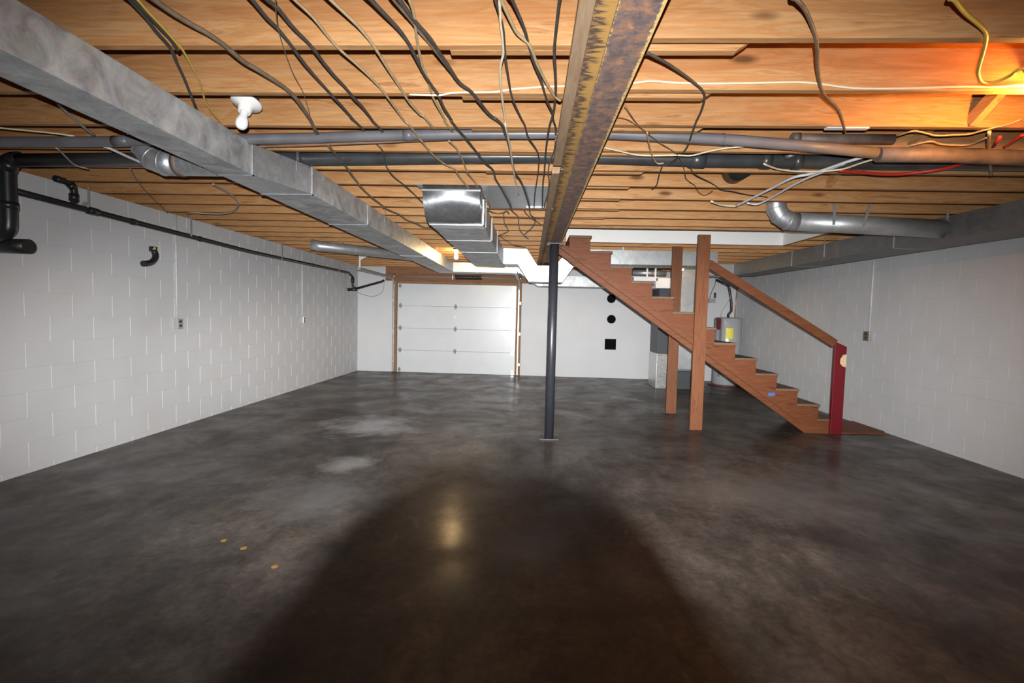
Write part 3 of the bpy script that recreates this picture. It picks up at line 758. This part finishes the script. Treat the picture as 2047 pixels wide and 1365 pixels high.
strip(lambda x: lineM(x), lambda x: lineL(x)+.002, YS0-.012, YS0, .29, 3.12)
obj('tape_patch', MB().box(2.94, 3.02, YS0-.0235, YS0-.0225, .455, .495), M['bluetape'], ST)
ps = obj('stair_post', MB().box(1.985, 2.135, 6.068, 6.106, 0, HJ-.001), M['stairpost'], label='tall wooden post in front of the stairs holding the handrail', cat='post', bev=.003)
rp = obj('stair_post', MB().box(1.962, 2.108, 7.085, 7.123, 0, HJ-.001), M['stairpost'], label='wooden post behind the stairs beside the furnace', cat='post', bev=.003)
rn = thing('newel_post', (3.775, 6.14, 0), 'dark red painted newel post at the foot of the stairs', 'post')
obj('post_body', MB().prism([(3.703, 0), (3.843, 0), (3.843, 1.090), (3.703, 1.152)], 'y', 6.088, 6.126), M['redpaint'], rn, bev=.004)
obj('paint_chip', MB().prism([(3.843, .84), (3.843, 1.0), (3.80, .99), (3.772, .94), (3.768, .89), (3.80, .85)], 'y', 6.0865, 6.0878), M['barewood'], rn)
ra, rb_ = Vector((2.136, 6.115, 2.075)), Vector((3.71, 6.115, 1.125))
d = (rb_-ra).normalized(); u = Vector((-d.z, 0, d.x)) if False else d.cross(Vector((0, 1, 0))).normalized()*.052; s = Vector((0, .019, 0))
obj('handrail', MB().hexa([ra-s-u, ra+s-u, ra+s+u, ra-s+u], [rb_-s-u, rb_+s-u, rb_+s+u, rb_-s+u]), M['stairwood'], label='plain wooden handrail board sloping from the tall post to the red newel', cat='handrail', bev=.005)

# ------------------------------------------------------------------ pipes
g = 'pipes in the joist bays'
def pipe(name, label, mat, pts, r, group=g, n=18, sub=0, bands=()):
    e = thing(name, tuple(Vector(pts[0]).lerp(Vector(pts[-1]), .5)), label, 'pipe', group)
    obj('pipe_run', MB().tube(pts, r, n, sub), mat, e)
    for (t, w, rr) in bands:
        P = [Vector(p) for p in pts]; L = [(P[i+1]-P[i]).length for i in range(len(P)-1)]; q = t*sum(L); i = 0
        while q > L[i] and i < len(L)-1: q -= L[i]; i += 1
        d = (P[i+1]-P[i]).normalized(); c = P[i]+d*q
        obj('coupling', MB().tube([c-d*w/2, c+d*w/2], rr, n), mat, e)
    return e
yp = 2.90
def alongx(px, y): return [at(u, v, y=y) for u, v in px]
pl = [Vector((-4.07, 2.90, 2.40))]+alongx([(-60, 284), (225, 283), (390, 275), (500, 278), (620, 276), (735, 272), (900, 268), (1110, 266.5)], yp)
pr_ = alongx([(1215, 267), (1330, 272), (1450, 279), (1600, 291), (1752, 306)], yp)
pipe('grey_water_pipe', 'upper grey pipe crossing the ceiling through the joist bay above the beam', M['greypipe'], pl+pr_, .031, bands=((.255, .10, .033), (.55, .06, .033), (.855, .012, .034)))
pc = alongx([(520, 292), (600, 290), (735, 284.5), (900, 277), (1110, 273), (1215, 275), (1330, 282), (1450, 289)], 2.975)
pipe('copper_pipe', 'thin copper pipe just below the upper grey pipe', M['copper'], pc, .010)
pb_ = alongx([(40, 320), (300, 318), (620, 317), (735, 316), (900, 313.5), (1100, 312), (1215, 314), (1400, 320), (1550, 322), (1760, 325), (2100, 328)], 3.36)+[Vector((4.45, 3.36, 2.465))]
pipe('drain_pipe', 'thick dark drain pipe crossing the whole ceiling', M['castiron'], pb_, .046, bands=((.585, .10, .054), (.64, .06, .052), (.665, .05, .052)))
# drop on the left
x0 = at(14, 340, y=3.36).x
dl = [(x0+.10, 3.36, 2.412), (x0+.03, 3.36, 2.40), (x0, 3.36, 2.34), (x0, 3.36, 1.98), (x0-.02, 3.36, 1.90), (x0-.10, 3.36, 1.86), (x0-.225, 3.36, 1.85)]
pipe('drain_drop', 'black drain stack dropping down in front of the left wall at the picture edge', M['abs'], dl, .050, 'black drain pipes', 20, 4, bands=((.14, .07, .057), (.50, .05, .057)))
pipe('drain_stub', 'stubby black pipe end pointing out below the drain stack at the left edge', M['abs'], [(XL+.002, 3.42, 1.80), (-3.72, 3.42, 1.80)], .052, 'black drain pipes', 24)
# black line along the left wall
wp = [(-3.97, 3.40, 2.235)]+[at(u, v, x=-3.97) for u, v in [(150, 413), (300, 452), (500, 503), (697, 545)]]
wp2 = [Vector((-3.97, 10.42, 2.13)), Vector((-3.97, 10.44, 1.92)), Vector((-3.90, 10.44, 1.87))]
wl = pipe('wall_drain_pipe', 'slim black pipe running along the top of the left wall to the back corner', M['abs'], wp+wp2, .026, 'black drain pipes', 16, bands=((.11, .10, .034), (.17, .05, .031), (.30, .035, .031), (.70, .035, .031), (.97, .10, .036)))
q = at(706, 578, y=10.44)
pipe('drain_branch', 'short black pipe rising to the right from the corner fitting by the garage door', M['abs'], [(-3.90, 10.44, 1.87), at(762, 563, y=10.44), at(768, 560, y=10.44)], .024, 'black drain pipes')
pipe('drain_branch', 'black horizontal fitting end in the back left corner', M['abs'], [(-4.06, 10.40, 1.845), (-3.86, 10.40, 1.855)], .036, 'black drain pipes')
v0 = at(148, 405, x=-3.97)
pipe('vent_riser', 'short black elbow rising from the wall pipe into the joists', M['abs'], [(-3.97, v0.y, v0.z), (-3.97, v0.y, v0.z+.12), (-3.97, v0.y-.04, v0.z+.155), (-3.97, v0.y-.16, v0.z+.16)], .027, 'black drain pipes', 16, 3, bands=((.15, .06, .035), (.5, .04, .033)))
for u, v, nm in ((172, 410, 'grey strap holding the black wall pipe beside its riser'), (378, 470, 'bright metal strap on the black wall pipe beside the first conduit'), (561, 517, 'thin wire hanger on the black wall pipe further back'), (676, 541, 'wire hanger on the black wall pipe nearest the back corner')):
    c = at(u, v, x=-3.97)
    e = thing('pipe_strap', c, nm, 'strap', 'pipe straps on the left wall')
    obj('strap_loop', MB().tube([(-3.97, c.y-.012, c.z), (-3.97, c.y+.012, c.z)], .0285, 16), M['galvplain'], e)
    obj('strap_tail', MB().box(-3.945, -3.942, c.y-.012, c.y+.012, c.z, HJ), M['galvplain'], e)
a, b, c2, d2 = at(306, 497, x=-4.02), at(311, 512, x=-4.0), at(303, 524, x=-3.99), at(286, 527, x=-3.98)
e = thing('drain_elbow', b, 'small black drain elbow sticking out of the left wall', 'pipe', 'black drain pipes')
obj('elbow', MB().tube([a, b, c2, d2], .030, 16, 4), M['abs'], e)
obj('collar', MB().tube([a+Vector((0, 0, .02)), a-Vector((0, 0, .03))], .036, 16), M['abs'], e)
obj('sticker', MB().box(a.x+.03, a.x+.038, a.y-.03, a.y-.01, a.z-.012, a.z+.012), M['yellowlabel'], e)
# right cluster
pipe('rusty_pipe', 'short rusty pipe with a brass end high in the right joist bays', M['rustpipe'], alongx([(1582, 277), (1785, 279)], 3.035), .030, bands=((.04, .04, .034),))
pipe('brown_insulated_pipe', 'brown pipe running to the right edge under the lit joists', M['rustpipe'], alongx([(1755, 309), (1900, 310), (2080, 317)], 2.92)+[Vector((3.25, 2.92, 2.385)), Vector((3.6, 2.92, 2.44)), Vector((4.45, 2.92, 2.45))], .042)
pipe('drain_wye', 'black drain fitting rising behind the grey pipe on the right', M['abs'], alongx([(1560, 318), (1600, 304), (1660, 298)], 3.36), .052)
p = at(1472, 348, y=3.82)
pipe('closet_flange', 'round black drain outlet showing between joists on the right', M['abs'], [(p.x, 3.70, p.z+.03), (p.x, 3.885, p.z+.03)], .088, None, 28)

# ------------------------------------------------------------------ cables
def cable(label, mat, r, pts, group, sub=4, cat='cable', name='cable', n=8, ext=()):
    P = []
    for q in pts:
        if len(q) == 2: P.append(at(q[0], q[1], z=HJ-.004-r))
        else: P.append(at(q[0], q[1], z=q[2]))
    if pts[0][1] < 3:                        # cables that leave the frame go on along the joists
        d = P[0]-P[1]; d.z = 0
        if abs(d.y) > 1e-4:
            d = d*(1/abs(d.y)); d.x = max(-.35, min(.35, d.x))
            P = [P[0]+d*(.16*k)+Vector((.012*math.sin(k*.9)*min(1, k/3), 0, 0)) for k in range(14, 0, -1)]+P
    P += [Vector(e) for e in ext]
    return obj(name, MB().tube(P, r, n, sub), M[mat], label=label, cat=cat, group=group)
def zA(l, z=None): return [(200+x/5.686, y/5.686)+((z,) if z else ()) for x, y in l]
def zB(l, z=None): return [(480+x/5.686, y/5.686)+((z,) if z else ()) for x, y in l]
def zC(l, z=None): return [(760+x/5.686, y/5.686)+((z,) if z else ()) for x, y in l]
def zD(l, z=None): return [(1040+x/5.686, y/5.686)+((z,) if z else ()) for x, y in l]
def zE(l, z=None): return [(560+x/6.823, 220+y/6.823)+((z,) if z else ()) for x, y in l]
def zF(l, z=None): return [(820+x/6.823, 220+y/6.823)+((z,) if z else ()) for x, y in l]
def zG(l, z=None): return [(1200+x/5.686, 180+y/5.686)+((z,) if z else ()) for x, y in l]
def zH(l, z=None): return [(1347+x/2.923, y/2.923)+((z,) if z else ()) for x, y in l]
def zI(l, z=None): return [(1747+x/6.823, 180+y/6.823)+((z,) if z else ()) for x, y in l]
def zJ(l, z=None): return [(1400+x/4.549, 230+y/4.549)+((z,) if z else ()) for x, y in l]
def zK(l, z=None): return [(700+x/8.53, 400+y/8.53)+((z,) if z else ()) for x, y in l]
def zL(l, z=None): return [(940+x/11.37, 380+y/11.37)+((z,) if z else ()) for x, y in l]
def zM(l, z=None): return [(280+x/9.1, 280+y/9.1)+((z,) if z else ()) for x, y in l]
def zN(l, z=None): return [(1747+x/6.823, y/6.823)+((z,) if z else ()) for x, y in l]
def zO(l, z=None): return [(0+x/5.686, 150+y/5.686)+((z,) if z else ()) for x, y in l]
GL = 'cables stapled under the left joists'; GC = 'cables fanning out towards the beam'; GR = 'cables under the right joists'
cable('charcoal cable beside the yellow cable at the near end of the left duct', 'w_dark', .0065, zA([(270, -60), (340, 0), (520, 200), (640, 360), (800, 550), (860, 690), (950, 880), (1050, 1130), (1120, 1300)]), GL)
cable('second charcoal cable just left of the yellow cable, clipped at the first joist', 'w_dark', .0060, zA([(330, -60), (400, 20), (560, 180), (700, 340), (800, 450), (880, 570)]), GL)
cable('bright yellow cable passing over the left duct near the bare bulb', 'w_yellow', .0048, zA([(380, -50), (430, 0), (560, 150), (740, 340), (860, 480), (940, 570), (1060, 790), (1140, 960), (1210, 1180), (1340, 1360), (1420, 1460)]), GL)
cable('thick charcoal cable sweeping from the near left past the bare bulb', 'w_brown', .0095, zA([(540, -60), (620, 0), (830, 150), (1060, 290), (1220, 380), (1420, 520), (1620, 690), (1800, 800), (2047, 960)])+zB([(600, 1080), (700, 1210), (800, 1365)])+zE([(430, 170), (490, 290)])+zE([(560, 390)], 2.50), GL)
cable('brown cable continuing past the drain pipe down to the centre duct', 'w_brown', .0085, zE([(560, 380)], 2.50)+zE([(640, 470), (780, 630), (920, 800), (1040, 970), (1200, 1150), (1440, 1340)])+zK([(540, 110), (700, 190), (860, 260), (960, 340), (1110, 390), (1260, 465), (1400, 462)]), GL)
cable('dark cable ending at the grey pipe, second right of the bare bulb', 'w_dark', .0065, zB([(60, -90), (140, 0), (300, 200), (430, 330), (590, 530), (760, 760), (1030, 1070), (1150, 1200), (1290, 1365)])+zE([(960, 100), (1110, 240)])+zE([(1160, 310)], 2.49), GL)
cable('dark cable beyond the drain pipe running to the left side of the centre duct', 'w_dark', .0050, zE([(1300, 450)], 2.45)+zE([(1400, 560), (1430, 700), (1460, 790), (1560, 920), (1700, 1030), (1850, 1170), (1960, 1280)]), GL)
cable('dark cable right of the thin red wire, ending at the grey pipe', 'w_dark', .0070, zB([(220, -80), (310, 0), (440, 110), (600, 310), (820, 540), (940, 700), (1060, 850), (1190, 990), (1280, 1100), (1400, 1230), (1500, 1365)])+zE([(1260, 150), (1370, 262)])+zE([(1420, 330)], 2.49), GL)
cable('thin reddish wire dangling between two dark cables near the bare bulb', 'w_brown', .0020, zB([(395, -20), (400, 60), (430, 320), (500, 560), (600, 830), (720, 1060), (790, 1300)], 2.405), GL)
cable('tan cable between dark cables, crossing below the drain pipe to the duct elbow', 'w_tan', .0052, zB([(540, -90), (620, 0), (830, 200), (1010, 430), (1130, 560), (1300, 710), (1480, 880), (1650, 1070), (1860, 1365)])+zE([(1740, 180), (1850, 320), (1930, 430)], 2.40)+zF([(140, 400), (280, 580), (420, 700), (500, 755), (600, 800), (680, 920), (780, 1040), (880, 1150), (960, 1225)], 2.40), GC)
cable('olive tan cable ending at the grey pipe right of the long tan cable', 'w_tan', .0060, zB([(940, -90), (1030, 0), (1200, 160), (1370, 330), (1530, 540), (1680, 780), (1840, 1030), (1930, 1170), (2047, 1300)])+zF([(190, 90), (300, 230)])+zF([(350, 290)], 2.48), GC)
cable('thick charcoal cable crossing both pipes towards the joist pan', 'w_dark', .0072, zB([(1400, -90), (1490, 0), (1640, 160), (1790, 320), (1900, 470)])+zC([(400, 640), (480, 800), (560, 940), (660, 1080), (720, 1220), (810, 1365)])+zF([(560, 150), (680, 300), (770, 400), (900, 570), (1010, 710), (1130, 820), (1160, 930), (1210, 1020), (1280, 1150), (1380, 1340)], 2.402), GC)
cable('heavy dark cable in the middle, right of the oval knot', 'w_dark', .0078, zC([(140, -100), (220, 0), (400, 250), (560, 430), (660, 580), (780, 760), (900, 940), (1030, 1040), (1120, 1150), (1240, 1300), (1330, 1365)])+zF([(1150, 110), (1250, 200), (1290, 310), (1340, 440), (1390, 700), (1430, 860), (1500, 960), (1550, 1080), (1630, 1340)], 2.402), GC)
cable('brown cable lying against the heavy dark middle cable', 'w_brown', .0050, zC([(80, -100), (150, 0), (330, 210), (420, 330), (560, 500), (680, 650), (790, 800)]), GC)
cable('khaki cable crossing under two dark cables near the pale wire', 'w_tan', .0055, zC([(290, -60), (330, 0), (380, 150), (400, 310), (430, 520), (480, 750), (540, 900), (590, 1080), (660, 1220), (740, 1365)])+zF([(460, 130), (540, 250)])+zF([(600, 330)], 2.48), GC)
cable('khaki cable with a hooked end below the grey pipe, leading to the duct elbow', 'w_tan', .0050, zF([(530, 420), (600, 490), (640, 540), (730, 720), (780, 850), (880, 980), (960, 1130), (1020, 1230), (1090, 1330)], 2.402), GC)
cable('pale tan cable hanging nearly straight in front of the joist pan', 'w_cream', .0055, zC([(1350, -60), (1355, 0), (1370, 250), (1395, 480), (1400, 610), (1370, 740), (1365, 900), (1385, 1100), (1420, 1365)])+zF([(1300, 220), (1340, 400), (1370, 560), (1400, 760), (1440, 980), (1480, 1160)], 2.396), GC)
cable('slim dark cable beside the pale tan hanging cable', 'w_dark', .0050, zC([(1300, -60), (1310, 0), (1350, 130), (1400, 350), (1420, 620), (1460, 900), (1500, 1110), (1600, 1340)])+zF([(1560, 200), (1610, 370), (1730, 560), (1755, 700), (1740, 880), (1700, 1160), (1690, 1340)], 2.402), GC)
cable('olive cable curving into the nailer plate left of the beam', 'w_tan', .0062, zC([(1360, -50), (1390, 30), (1480, 230), (1560, 380), (1680, 490), (1730, 580), (1790, 740), (1900, 960), (1990, 1100), (2050, 1145)], 2.408), GC)
cable('dark cable crossing the straight cable beside the beam', 'w_dark', .0055, zC([(1460, -60), (1500, 0), (1590, 200), (1650, 360), (1690, 520), (1760, 740), (1830, 920), (1890, 1130), (1960, 1290)])+zF([(1950, 130), (1985, 250), (1985, 330)]), GC)
cable('straight charcoal cable hanging nearest the beam', 'w_dark', .0060, zC([(2050, -60), (2040, 0), (2010, 250), (1980, 570), (1990, 800), (1995, 1050), (1970, 1280)])+zF([(1905, 200), (1870, 400), (1845, 620), (1830, 850), (1810, 1010), (1800, 1340)], 2.402), GC)
cable('short brown cable end beside the beam past the drain pipe', 'w_brown', .0045, zF([(1985, 400), (1960, 560), (1900, 720), (1885, 850), (1895, 980), (1870, 1180), (1820, 1340)], 2.402), GC)
# far tangle by the beam
cable('brown cable loop past the joist pan nearest the centre duct', 'w_brown', .0060, zL([(300, 330), (400, 450), (560, 520), (740, 520), (830, 470), (880, 540)]), GC)
cable('dark cable wandering under far joists towards the crossover duct', 'w_dark', .0055, zL([(660, 1030), (760, 1110), (880, 1190), (1000, 1260), (1260, 1300)]), GC)
cable('brown cable crossing far joists below the joist pan', 'w_brown', .0055, zL([(880, 390), (980, 500), (1090, 610), (1100, 740), (1120, 880), (1200, 1010), (1320, 1110)]), GC)
cable('dark cable slanting between far joists beside the beam', 'w_dark', .0060, zL([(1350, 420), (1370, 560), (1480, 660), (1430, 820), (1300, 950), (1220, 1020)]), GC)
cable('brown cable rising from the tangle to the centre duct side', 'w_brown', .0050, zL([(760, 520), (780, 760), (840, 860), (860, 940), (700, 1010), (640, 1050)]), GC)
cable('thin brown cable slanting under the farthest joists by the beam', 'w_brown', .0050, zL([(1210, 420), (1290, 560), (1460, 680), (1600, 780)]), GC)
# pale wire along joist 1
P = [at(u, v, y=2.315) for u, v in zC([(330, 1075), (560, 1080), (700, 1080), (820, 1055), (1100, 1050), (1300, 1045), (1500, 1015), (1800, 990), (2047, 980)])]
Q = [at(u, v, y=2.255) for u, v in [(1262, 166), (1300, 162), (1347, 165), (1405, 167), (1500, 166), (1593, 164), (1641, 168), (1703, 176), (1792, 177), (1929, 173), (1980, 174), (2047, 170), (2120, 165)]]+[Vector((2.9, 2.255, 2.44)), Vector((3.7, 2.255, 2.44))]
obj('cable', MB().tube(P+[Vector((.17, 2.285, 2.437))]+Q, .0048, 8, 3), M['w_cream'], label='long cream wire running sideways along a joist face across the beam', cat='cable', group=GR)
cable('dark cable dropping between joists right of the beam to a white clamp', 'w_brown', .0070, zH([(690, -30), (720, 0), (780, 80), (835, 250), (840, 400), (870, 540), (960, 640), (1000, 765)]), GR)
cable('dark cable zigzagging from the beam across the pipes on the right', 'w_dark', .0058, zD([(1420, 590), (1700, 740), (2000, 960)])+zG([(1185, 60), (1150, 230), (1090, 360), (1040, 500), (980, 660), (880, 770), (760, 850), (700, 840)]), GR)
cable('short dark pigtail below the drain pipe right of the beam', 'w_dark', .0050, zG([(710, 850), (670, 960), (640, 1080), (590, 1120)]), GR)
cable('thick yellow cable looping down beside the glowing bulb at right', 'w_yellow', .0068, zN([(1050, -60), (1100, 0), (1250, 180), (1430, 330), (1530, 450), (1520, 600), (1470, 780), (1420, 980), (1460, 1100), (1560, 1130), (1700, 1110), (1860, 1030), (2047, 930)], 2.402), GR, n=10, ext=((2.12, 2.10, 2.43), (2.16, 2.17, 2.475)))
cable('cream wire sagging in front of the drain pipe right of the beam', 'w_cream', .0048, zG([(-20, 655), (40, 655), (200, 690), (400, 735), (560, 745), (860, 740), (1030, 745), (1200, 705), (1400, 665), (1640, 640)], 2.396), GR)
cable('tan cable end hooking below the drain pipe beside the zigzag cable', 'w_tan', .0050, zG([(530, 480), (545, 560), (560, 640), (600, 770), (650, 835), (720, 830)], 2.392), GR)
cable('hair-thin wire curving from the beam under the right joists', 'w_brown', .0022, zG([(280, 170), (400, 360), (520, 480), (680, 600), (880, 740), (960, 920), (980, 1010), (1080, 1090), (1130, 1170), (1200, 1190), (1280, 1140)], 2.395), GR)
cable('second hair-thin wire leaving the beam under the right joists', 'w_brown', .0020, zG([(180, 305), (300, 330), (460, 430), (560, 500)], 2.40), GR)
cable('thin dark wire running to the white tubes on the right', 'w_dark', .0035, zG([(1000, 850), (1080, 960), (1250, 1050), (1380, 1130), (1500, 1150), (1680, 1190), (1900, 1215)]), GR)
GT = 'flexible tubes on the right'
cable('white plastic tube, upper of the pair, slanting under the right joists', 'w_white', .0095, zJ([(1560, 350), (1500, 375), (1320, 430), (1120, 500), (980, 540), (840, 570), (640, 670), (500, 740), (400, 790), (330, 825)], 2.385), GT, cat='tube', name='tube', n=10)
cable('white plastic tube, lower of the pair, bending towards the round duct', 'w_white', .0085, zJ([(1310, 440), (1120, 515), (970, 575), (810, 655), (650, 750), (520, 810), (430, 800)], 2.390), GT, cat='tube', name='tube', n=10)
cable('short cream tube end joined to the white tubes', 'w_cream', .0090, zJ([(100, 785), (200, 820), (330, 828)], 2.395), GT, cat='tube', name='tube', n=10)
cable('cream cable sagging across the white tubes', 'w_cream', .0060, zJ([(580, 445), (700, 490), (850, 510), (1000, 515), (1130, 510), (1300, 490), (1450, 440), (1580, 400)], 2.375), GR)
cable('red plastic tube sagging below the brown pipe on the right', 'w_red', .0095, zJ([(1260, 505), (1500, 525)], 2.385)+zI([(0, 1140), (200, 1150), (450, 1140), (820, 1095), (1050, 1050), (1300, 970), (1470, 925)], 2.385), GT, cat='tube', name='tube', n=10)
cable('short red tube end, left of two, above the brown pipe', 'w_red', .0085, zI([(1630, 770), (1720, 640)], 2.41), GT, cat='tube', name='tube', n=10)
cable('short red tube, right of two, above the brown pipe', 'w_red', .0075, zI([(1780, 780), (1900, 700), (2030, 610)], 2.41), GT, cat='tube', name='tube', n=10)
cable('tan wire rising to the right edge under the glowing joist', 'w_tan', .0045, zI([(330, 620), (520, 560), (640, 570), (850, 620), (1100, 610), (1300, 600), (1450, 560), (1650, 510), (1850, 460), (2047, 385), (2150, 340)], 2.405), GR, ext=((2.75, 2.62, 2.45), (3.4, 2.60, 2.47)))
cable('orange-lit tan wire sagging above the brown pipe', 'w_tan', .0055, zI([(420, 780), (600, 730), (780, 700), (900, 735), (1100, 750), (1300, 745), (1420, 700), (1560, 640)], 2.40), GR)
cable('frayed tan strap hanging down in front of the brown pipe', 'w_tan', .0080, zI([(1575, 570), (1560, 800), (1585, 1000), (1605, 1160)], 2.385), GR)
obj('cable_clamp', MB().box(at(1632,265,z=HJ).x, at(1712,266,z=HJ).x, 2.676, 2.706, HJ-.014, HJ-.0065), M['w_white'], label='white strip under a joist where the dark right cable ends', cat='clamp')
obj('cable', MB().tube([at(708, 580, y=10.44), at(722, 587, y=10.44), at(745, 592, y=10.44), at(764, 583, y=10.44), at(768, 562, y=10.44)], .005, 8, 4), M['w_grey'], label='thin grey wire loop hanging in the back left corner', cat='cable')
# left side odds
cable('white tube slanting down left of the round duct elbow', 'w_white', .0085, zO([(1180, 815), (1240, 830), (1480, 940), (1720, 1040)], 2.37), None, cat='tube', name='tube', n=10)
cable('grey cable hanging in a loop left of the trunk duct', 'w_grey', .0075, zM([(1330, 800), (1400, 840), (1560, 930), (1690, 1020), (1770, 1130), (1760, 1230), (1680, 1300), (1500, 1340), (1200, 1335), (1000, 1320), (850, 1330)], 2.385), GL)
cable('cream wire along the joists at the far left edge', 'w_cream', .0050, zO([(-60, 585), (0, 600), (300, 630), (600, 660), (850, 695)]), GL)
cable('grey cable crossing under the left duct at the left edge', 'w_grey', .0070, zO([(640, 310), (800, 460), (950, 590), (1070, 690)]), GL)
cable('grey cable curving across the drain pipe at the far left', 'w_grey', .0055, zO([(640, 825), (740, 920), (850, 1020), (1000, 1065)], 2.36), GL)
cable('thin brown cable slanting between far left joists', 'w_brown', .0045, zO([(1480, 1060), (1560, 1200), (1700, 1365)])+[(330, 420), (345, 440)], GL)
cable('thin wire loop in the back left corner by the drain fittings', 'w_grey', .004, [at(715, 585, y=10.5), at(722, 588, y=10.5), at(745, 592, y=10.5), at(764, 582, y=10.5), at(769, 565, y=10.5)] and [(715, 585, 1.86), (730, 591, 1.84), (750, 592, 1.84), (766, 580, 1.90)], GL) if False else None

# ------------------------------------------------------------------ conduits with outlets
def conduit(u0, v0, u1, v1, x, sgn, label, w=.07, h=.11, dark=True):
    a, b = at(u0, v0, x=x), at(u1, v1, x=x)
    y = (a.y+b.y)/2
    e = thing('wall_outlet', (x, y, b.z-h), label, 'outlet', 'outlets on conduits')
    xx = x-sgn*.013
    obj('conduit', MB().tube([(xx, y, HJ-.002), (xx, y, b.z)], .0105, 12), M['mortar'], e)
    x0, x1 = sorted((x-sgn*.0015, x-sgn*.052))
    ob_ = obj('outlet_box', MB().box(x0, x1, y-w/2, y+w/2, b.z-h, b.z), M['galvplain'], e, bev=.005)
    x0, x1 = sorted((x-sgn*.0525, x-sgn*.056))
    obj('cover_plate', MB().box(x0, x1, y-w/2-.004, y+w/2+.004, b.z-h-.003, b.z+.003), M['galvnew'] if dark else M['w_brown'], ob_, bev=.002)
    for q in (.28, .70):
        x0, x1 = sorted((x-sgn*.0565, x-sgn*.060))
        obj('receptacle', MB().box(x0, x1, y-.017, y+.017, b.z-h*q-.014, b.z-h*q+.014), M['abs'], ob_, bev=.003)
conduit(348, 425, 352, 637, XL, -1, 'metal outlet box on a white conduit, nearer on the left wall')
conduit(602, 500, 603, 633, XL, -1, 'metal outlet box on a thin conduit, further back on the left wall')
conduit(1747, 520, 1742, 663, XR, 1, 'weathered outlet box on a white conduit on the right wall', .10, .12, False)

# ------------------------------------------------------------------ bare bulbs
def bulb(loc, tilt, lit, label, col=(1, .6, .25), strength=300, boxed=True):
    loc = Vector(loc); d = Vector(tilt).normalized()
    e = thing('bare_bulb', loc, label, 'light bulb', 'bare bulb lampholders')
    obj('socket', MB().lathe([(.072, -.014), (.076, -.008), (.070, .002), (.045, .010), (.034, .020), (.031, .048), (.029, .052)], loc, d, 32), M['porcelain'], e)
    if boxed: obj('ceiling_box', MB().lathe([(.052, -.060), (.052, -.0145)], loc, d, 8, False), M['rubber'], e)
    pr = [(.0165, .040), (.017, .062), (.021, .078), (.0275, .095), (.0300, .112), (.0275, .130), (.019, .143), (.006, .149)]
    obj('glass_bulb', MB().lathe(pr, loc, d, 24), mat_emit('lit_bulb', col, strength) if lit else M['bulboff'], e)
    return e
bulb(at(492, 208, y=2.54), (-.05, -.28, -1), False, 'unlit white bulb in a porcelain socket beside the left duct')
pb2 = at(912, 513, z=2.315)
bulb(pb2+Vector((0, 0, .105)), (0, 0, -1), True, 'glowing bulb at the far end between the left trunk and the centre duct', (1, .68, .32), 560)
bulb((2.17, 2.215, 2.470), (0, 0, -1), True, 'glowing orange bulb at the right edge beside the yellow cable loop', (1, .40, .07), 900)
bulb(at(1364, 535, y=8.75)+Vector((0, 0, .10)), (0, 0, -1), True, 'small glowing bulb between the stair posts by the furnace', (1, .70, .34), 90, False)

# ------------------------------------------------------------------ odds on the floor
for u, v, w_, lb in ((447, 1081, .018, 'ochre crumb on the floor, further of two close together at left'), (487, 1096, .020, 'ochre crumb on the floor, nearer of two close together at left'), (549, 1133, .020, 'lone ochre crumb at the left edge of the dark shadow')):
    p = at(u, v, z=0)
    obj('debris_crumb', MB().lathe([(w_, 0), (w_*1.05, .004), (w_*.6, .009), (.002, .011)], (p.x, p.y, 0.0005), (0, 0, 1), 7, False), M['ochre'], label=lb, cat='debris', group='crumbs on the floor')
p0, p1 = at(1684, 866, z=0), at(1766, 864, z=0)
obj('floor_board', MB().prism([(3.66, 6.90), (3.66, 6.35), (3.86, 6.14), (4.42, 6.18), (4.505, 6.30), (4.505, 6.90)], 'z', 0.0005, .016), M['stairwood'], label='flat brown board on the floor between the red newel and the right wall', cat='board')

# ------------------------------------------------------------------ the photographer's camera on its tripod (its lens throws the dome shadow)
ph_ = thing('photo_camera', (0, 0, 1.29), 'black camera on a tripod at the viewpoint, its lens shading the floor', 'camera')
def loc3(a, b, c): return CO+F*a+RV*b+UV*c
mb = MB(); n = 40
rings = [(.015, .0413), (.008, .0413), (.004, .0411), (-.088, .0411), (-.088, .036), (.015, .036)]
vs = [loc3(a, r*math.cos(2*math.pi*k/n), r*math.sin(2*math.pi*k/n)) for a, r in rings for k in range(n)]
fs = [(i*n+k, i*n+(k+1) % n, ((i+1) % 6)*n+(k+1) % n, ((i+1) % 6)*n+k) for i in range(6) for k in range(n)]
obj('lens_barrel', mb.add(vs, fs, True), M['rubber'], ph_)
def cbox(name, a0, a1, b0, b1, c0, c1, mat, par):
    return obj(name, MB().hexa([loc3(a0, b0, c0), loc3(a0, b1, c0), loc3(a0, b1, c1), loc3(a0, b0, c1)], [loc3(a1, b0, c0), loc3(a1, b1, c0), loc3(a1, b1, c1), loc3(a1, b0, c1)]), mat, par)
cbox('camera_body', -.16, -.0885, -.07, .07, -.055, .045, M['rubber'], ph_)
cbox('flash_housing', -.14, -.098, -.03, .03, .0455, .092, M['rubber'], ph_)
tp = thing('tripod', (0, -.12, 0), 'black tripod under the camera at the viewpoint', 'tripod')
hb = loc3(-.125, 0, -.056)
obj('centre_column', MB().tube([hb, (hb.x, hb.y, .95)], .016, 12), M['rubber'], tp)
for k in range(3):
    t = math.pi/2+math.pi+2*math.pi*k/3
    obj('leg', MB().tube([(hb.x, hb.y, 1.18), (hb.x+.42*math.cos(t), hb.y+.42*math.sin(t), .0)], .014, 10), M['rubber'], tp)
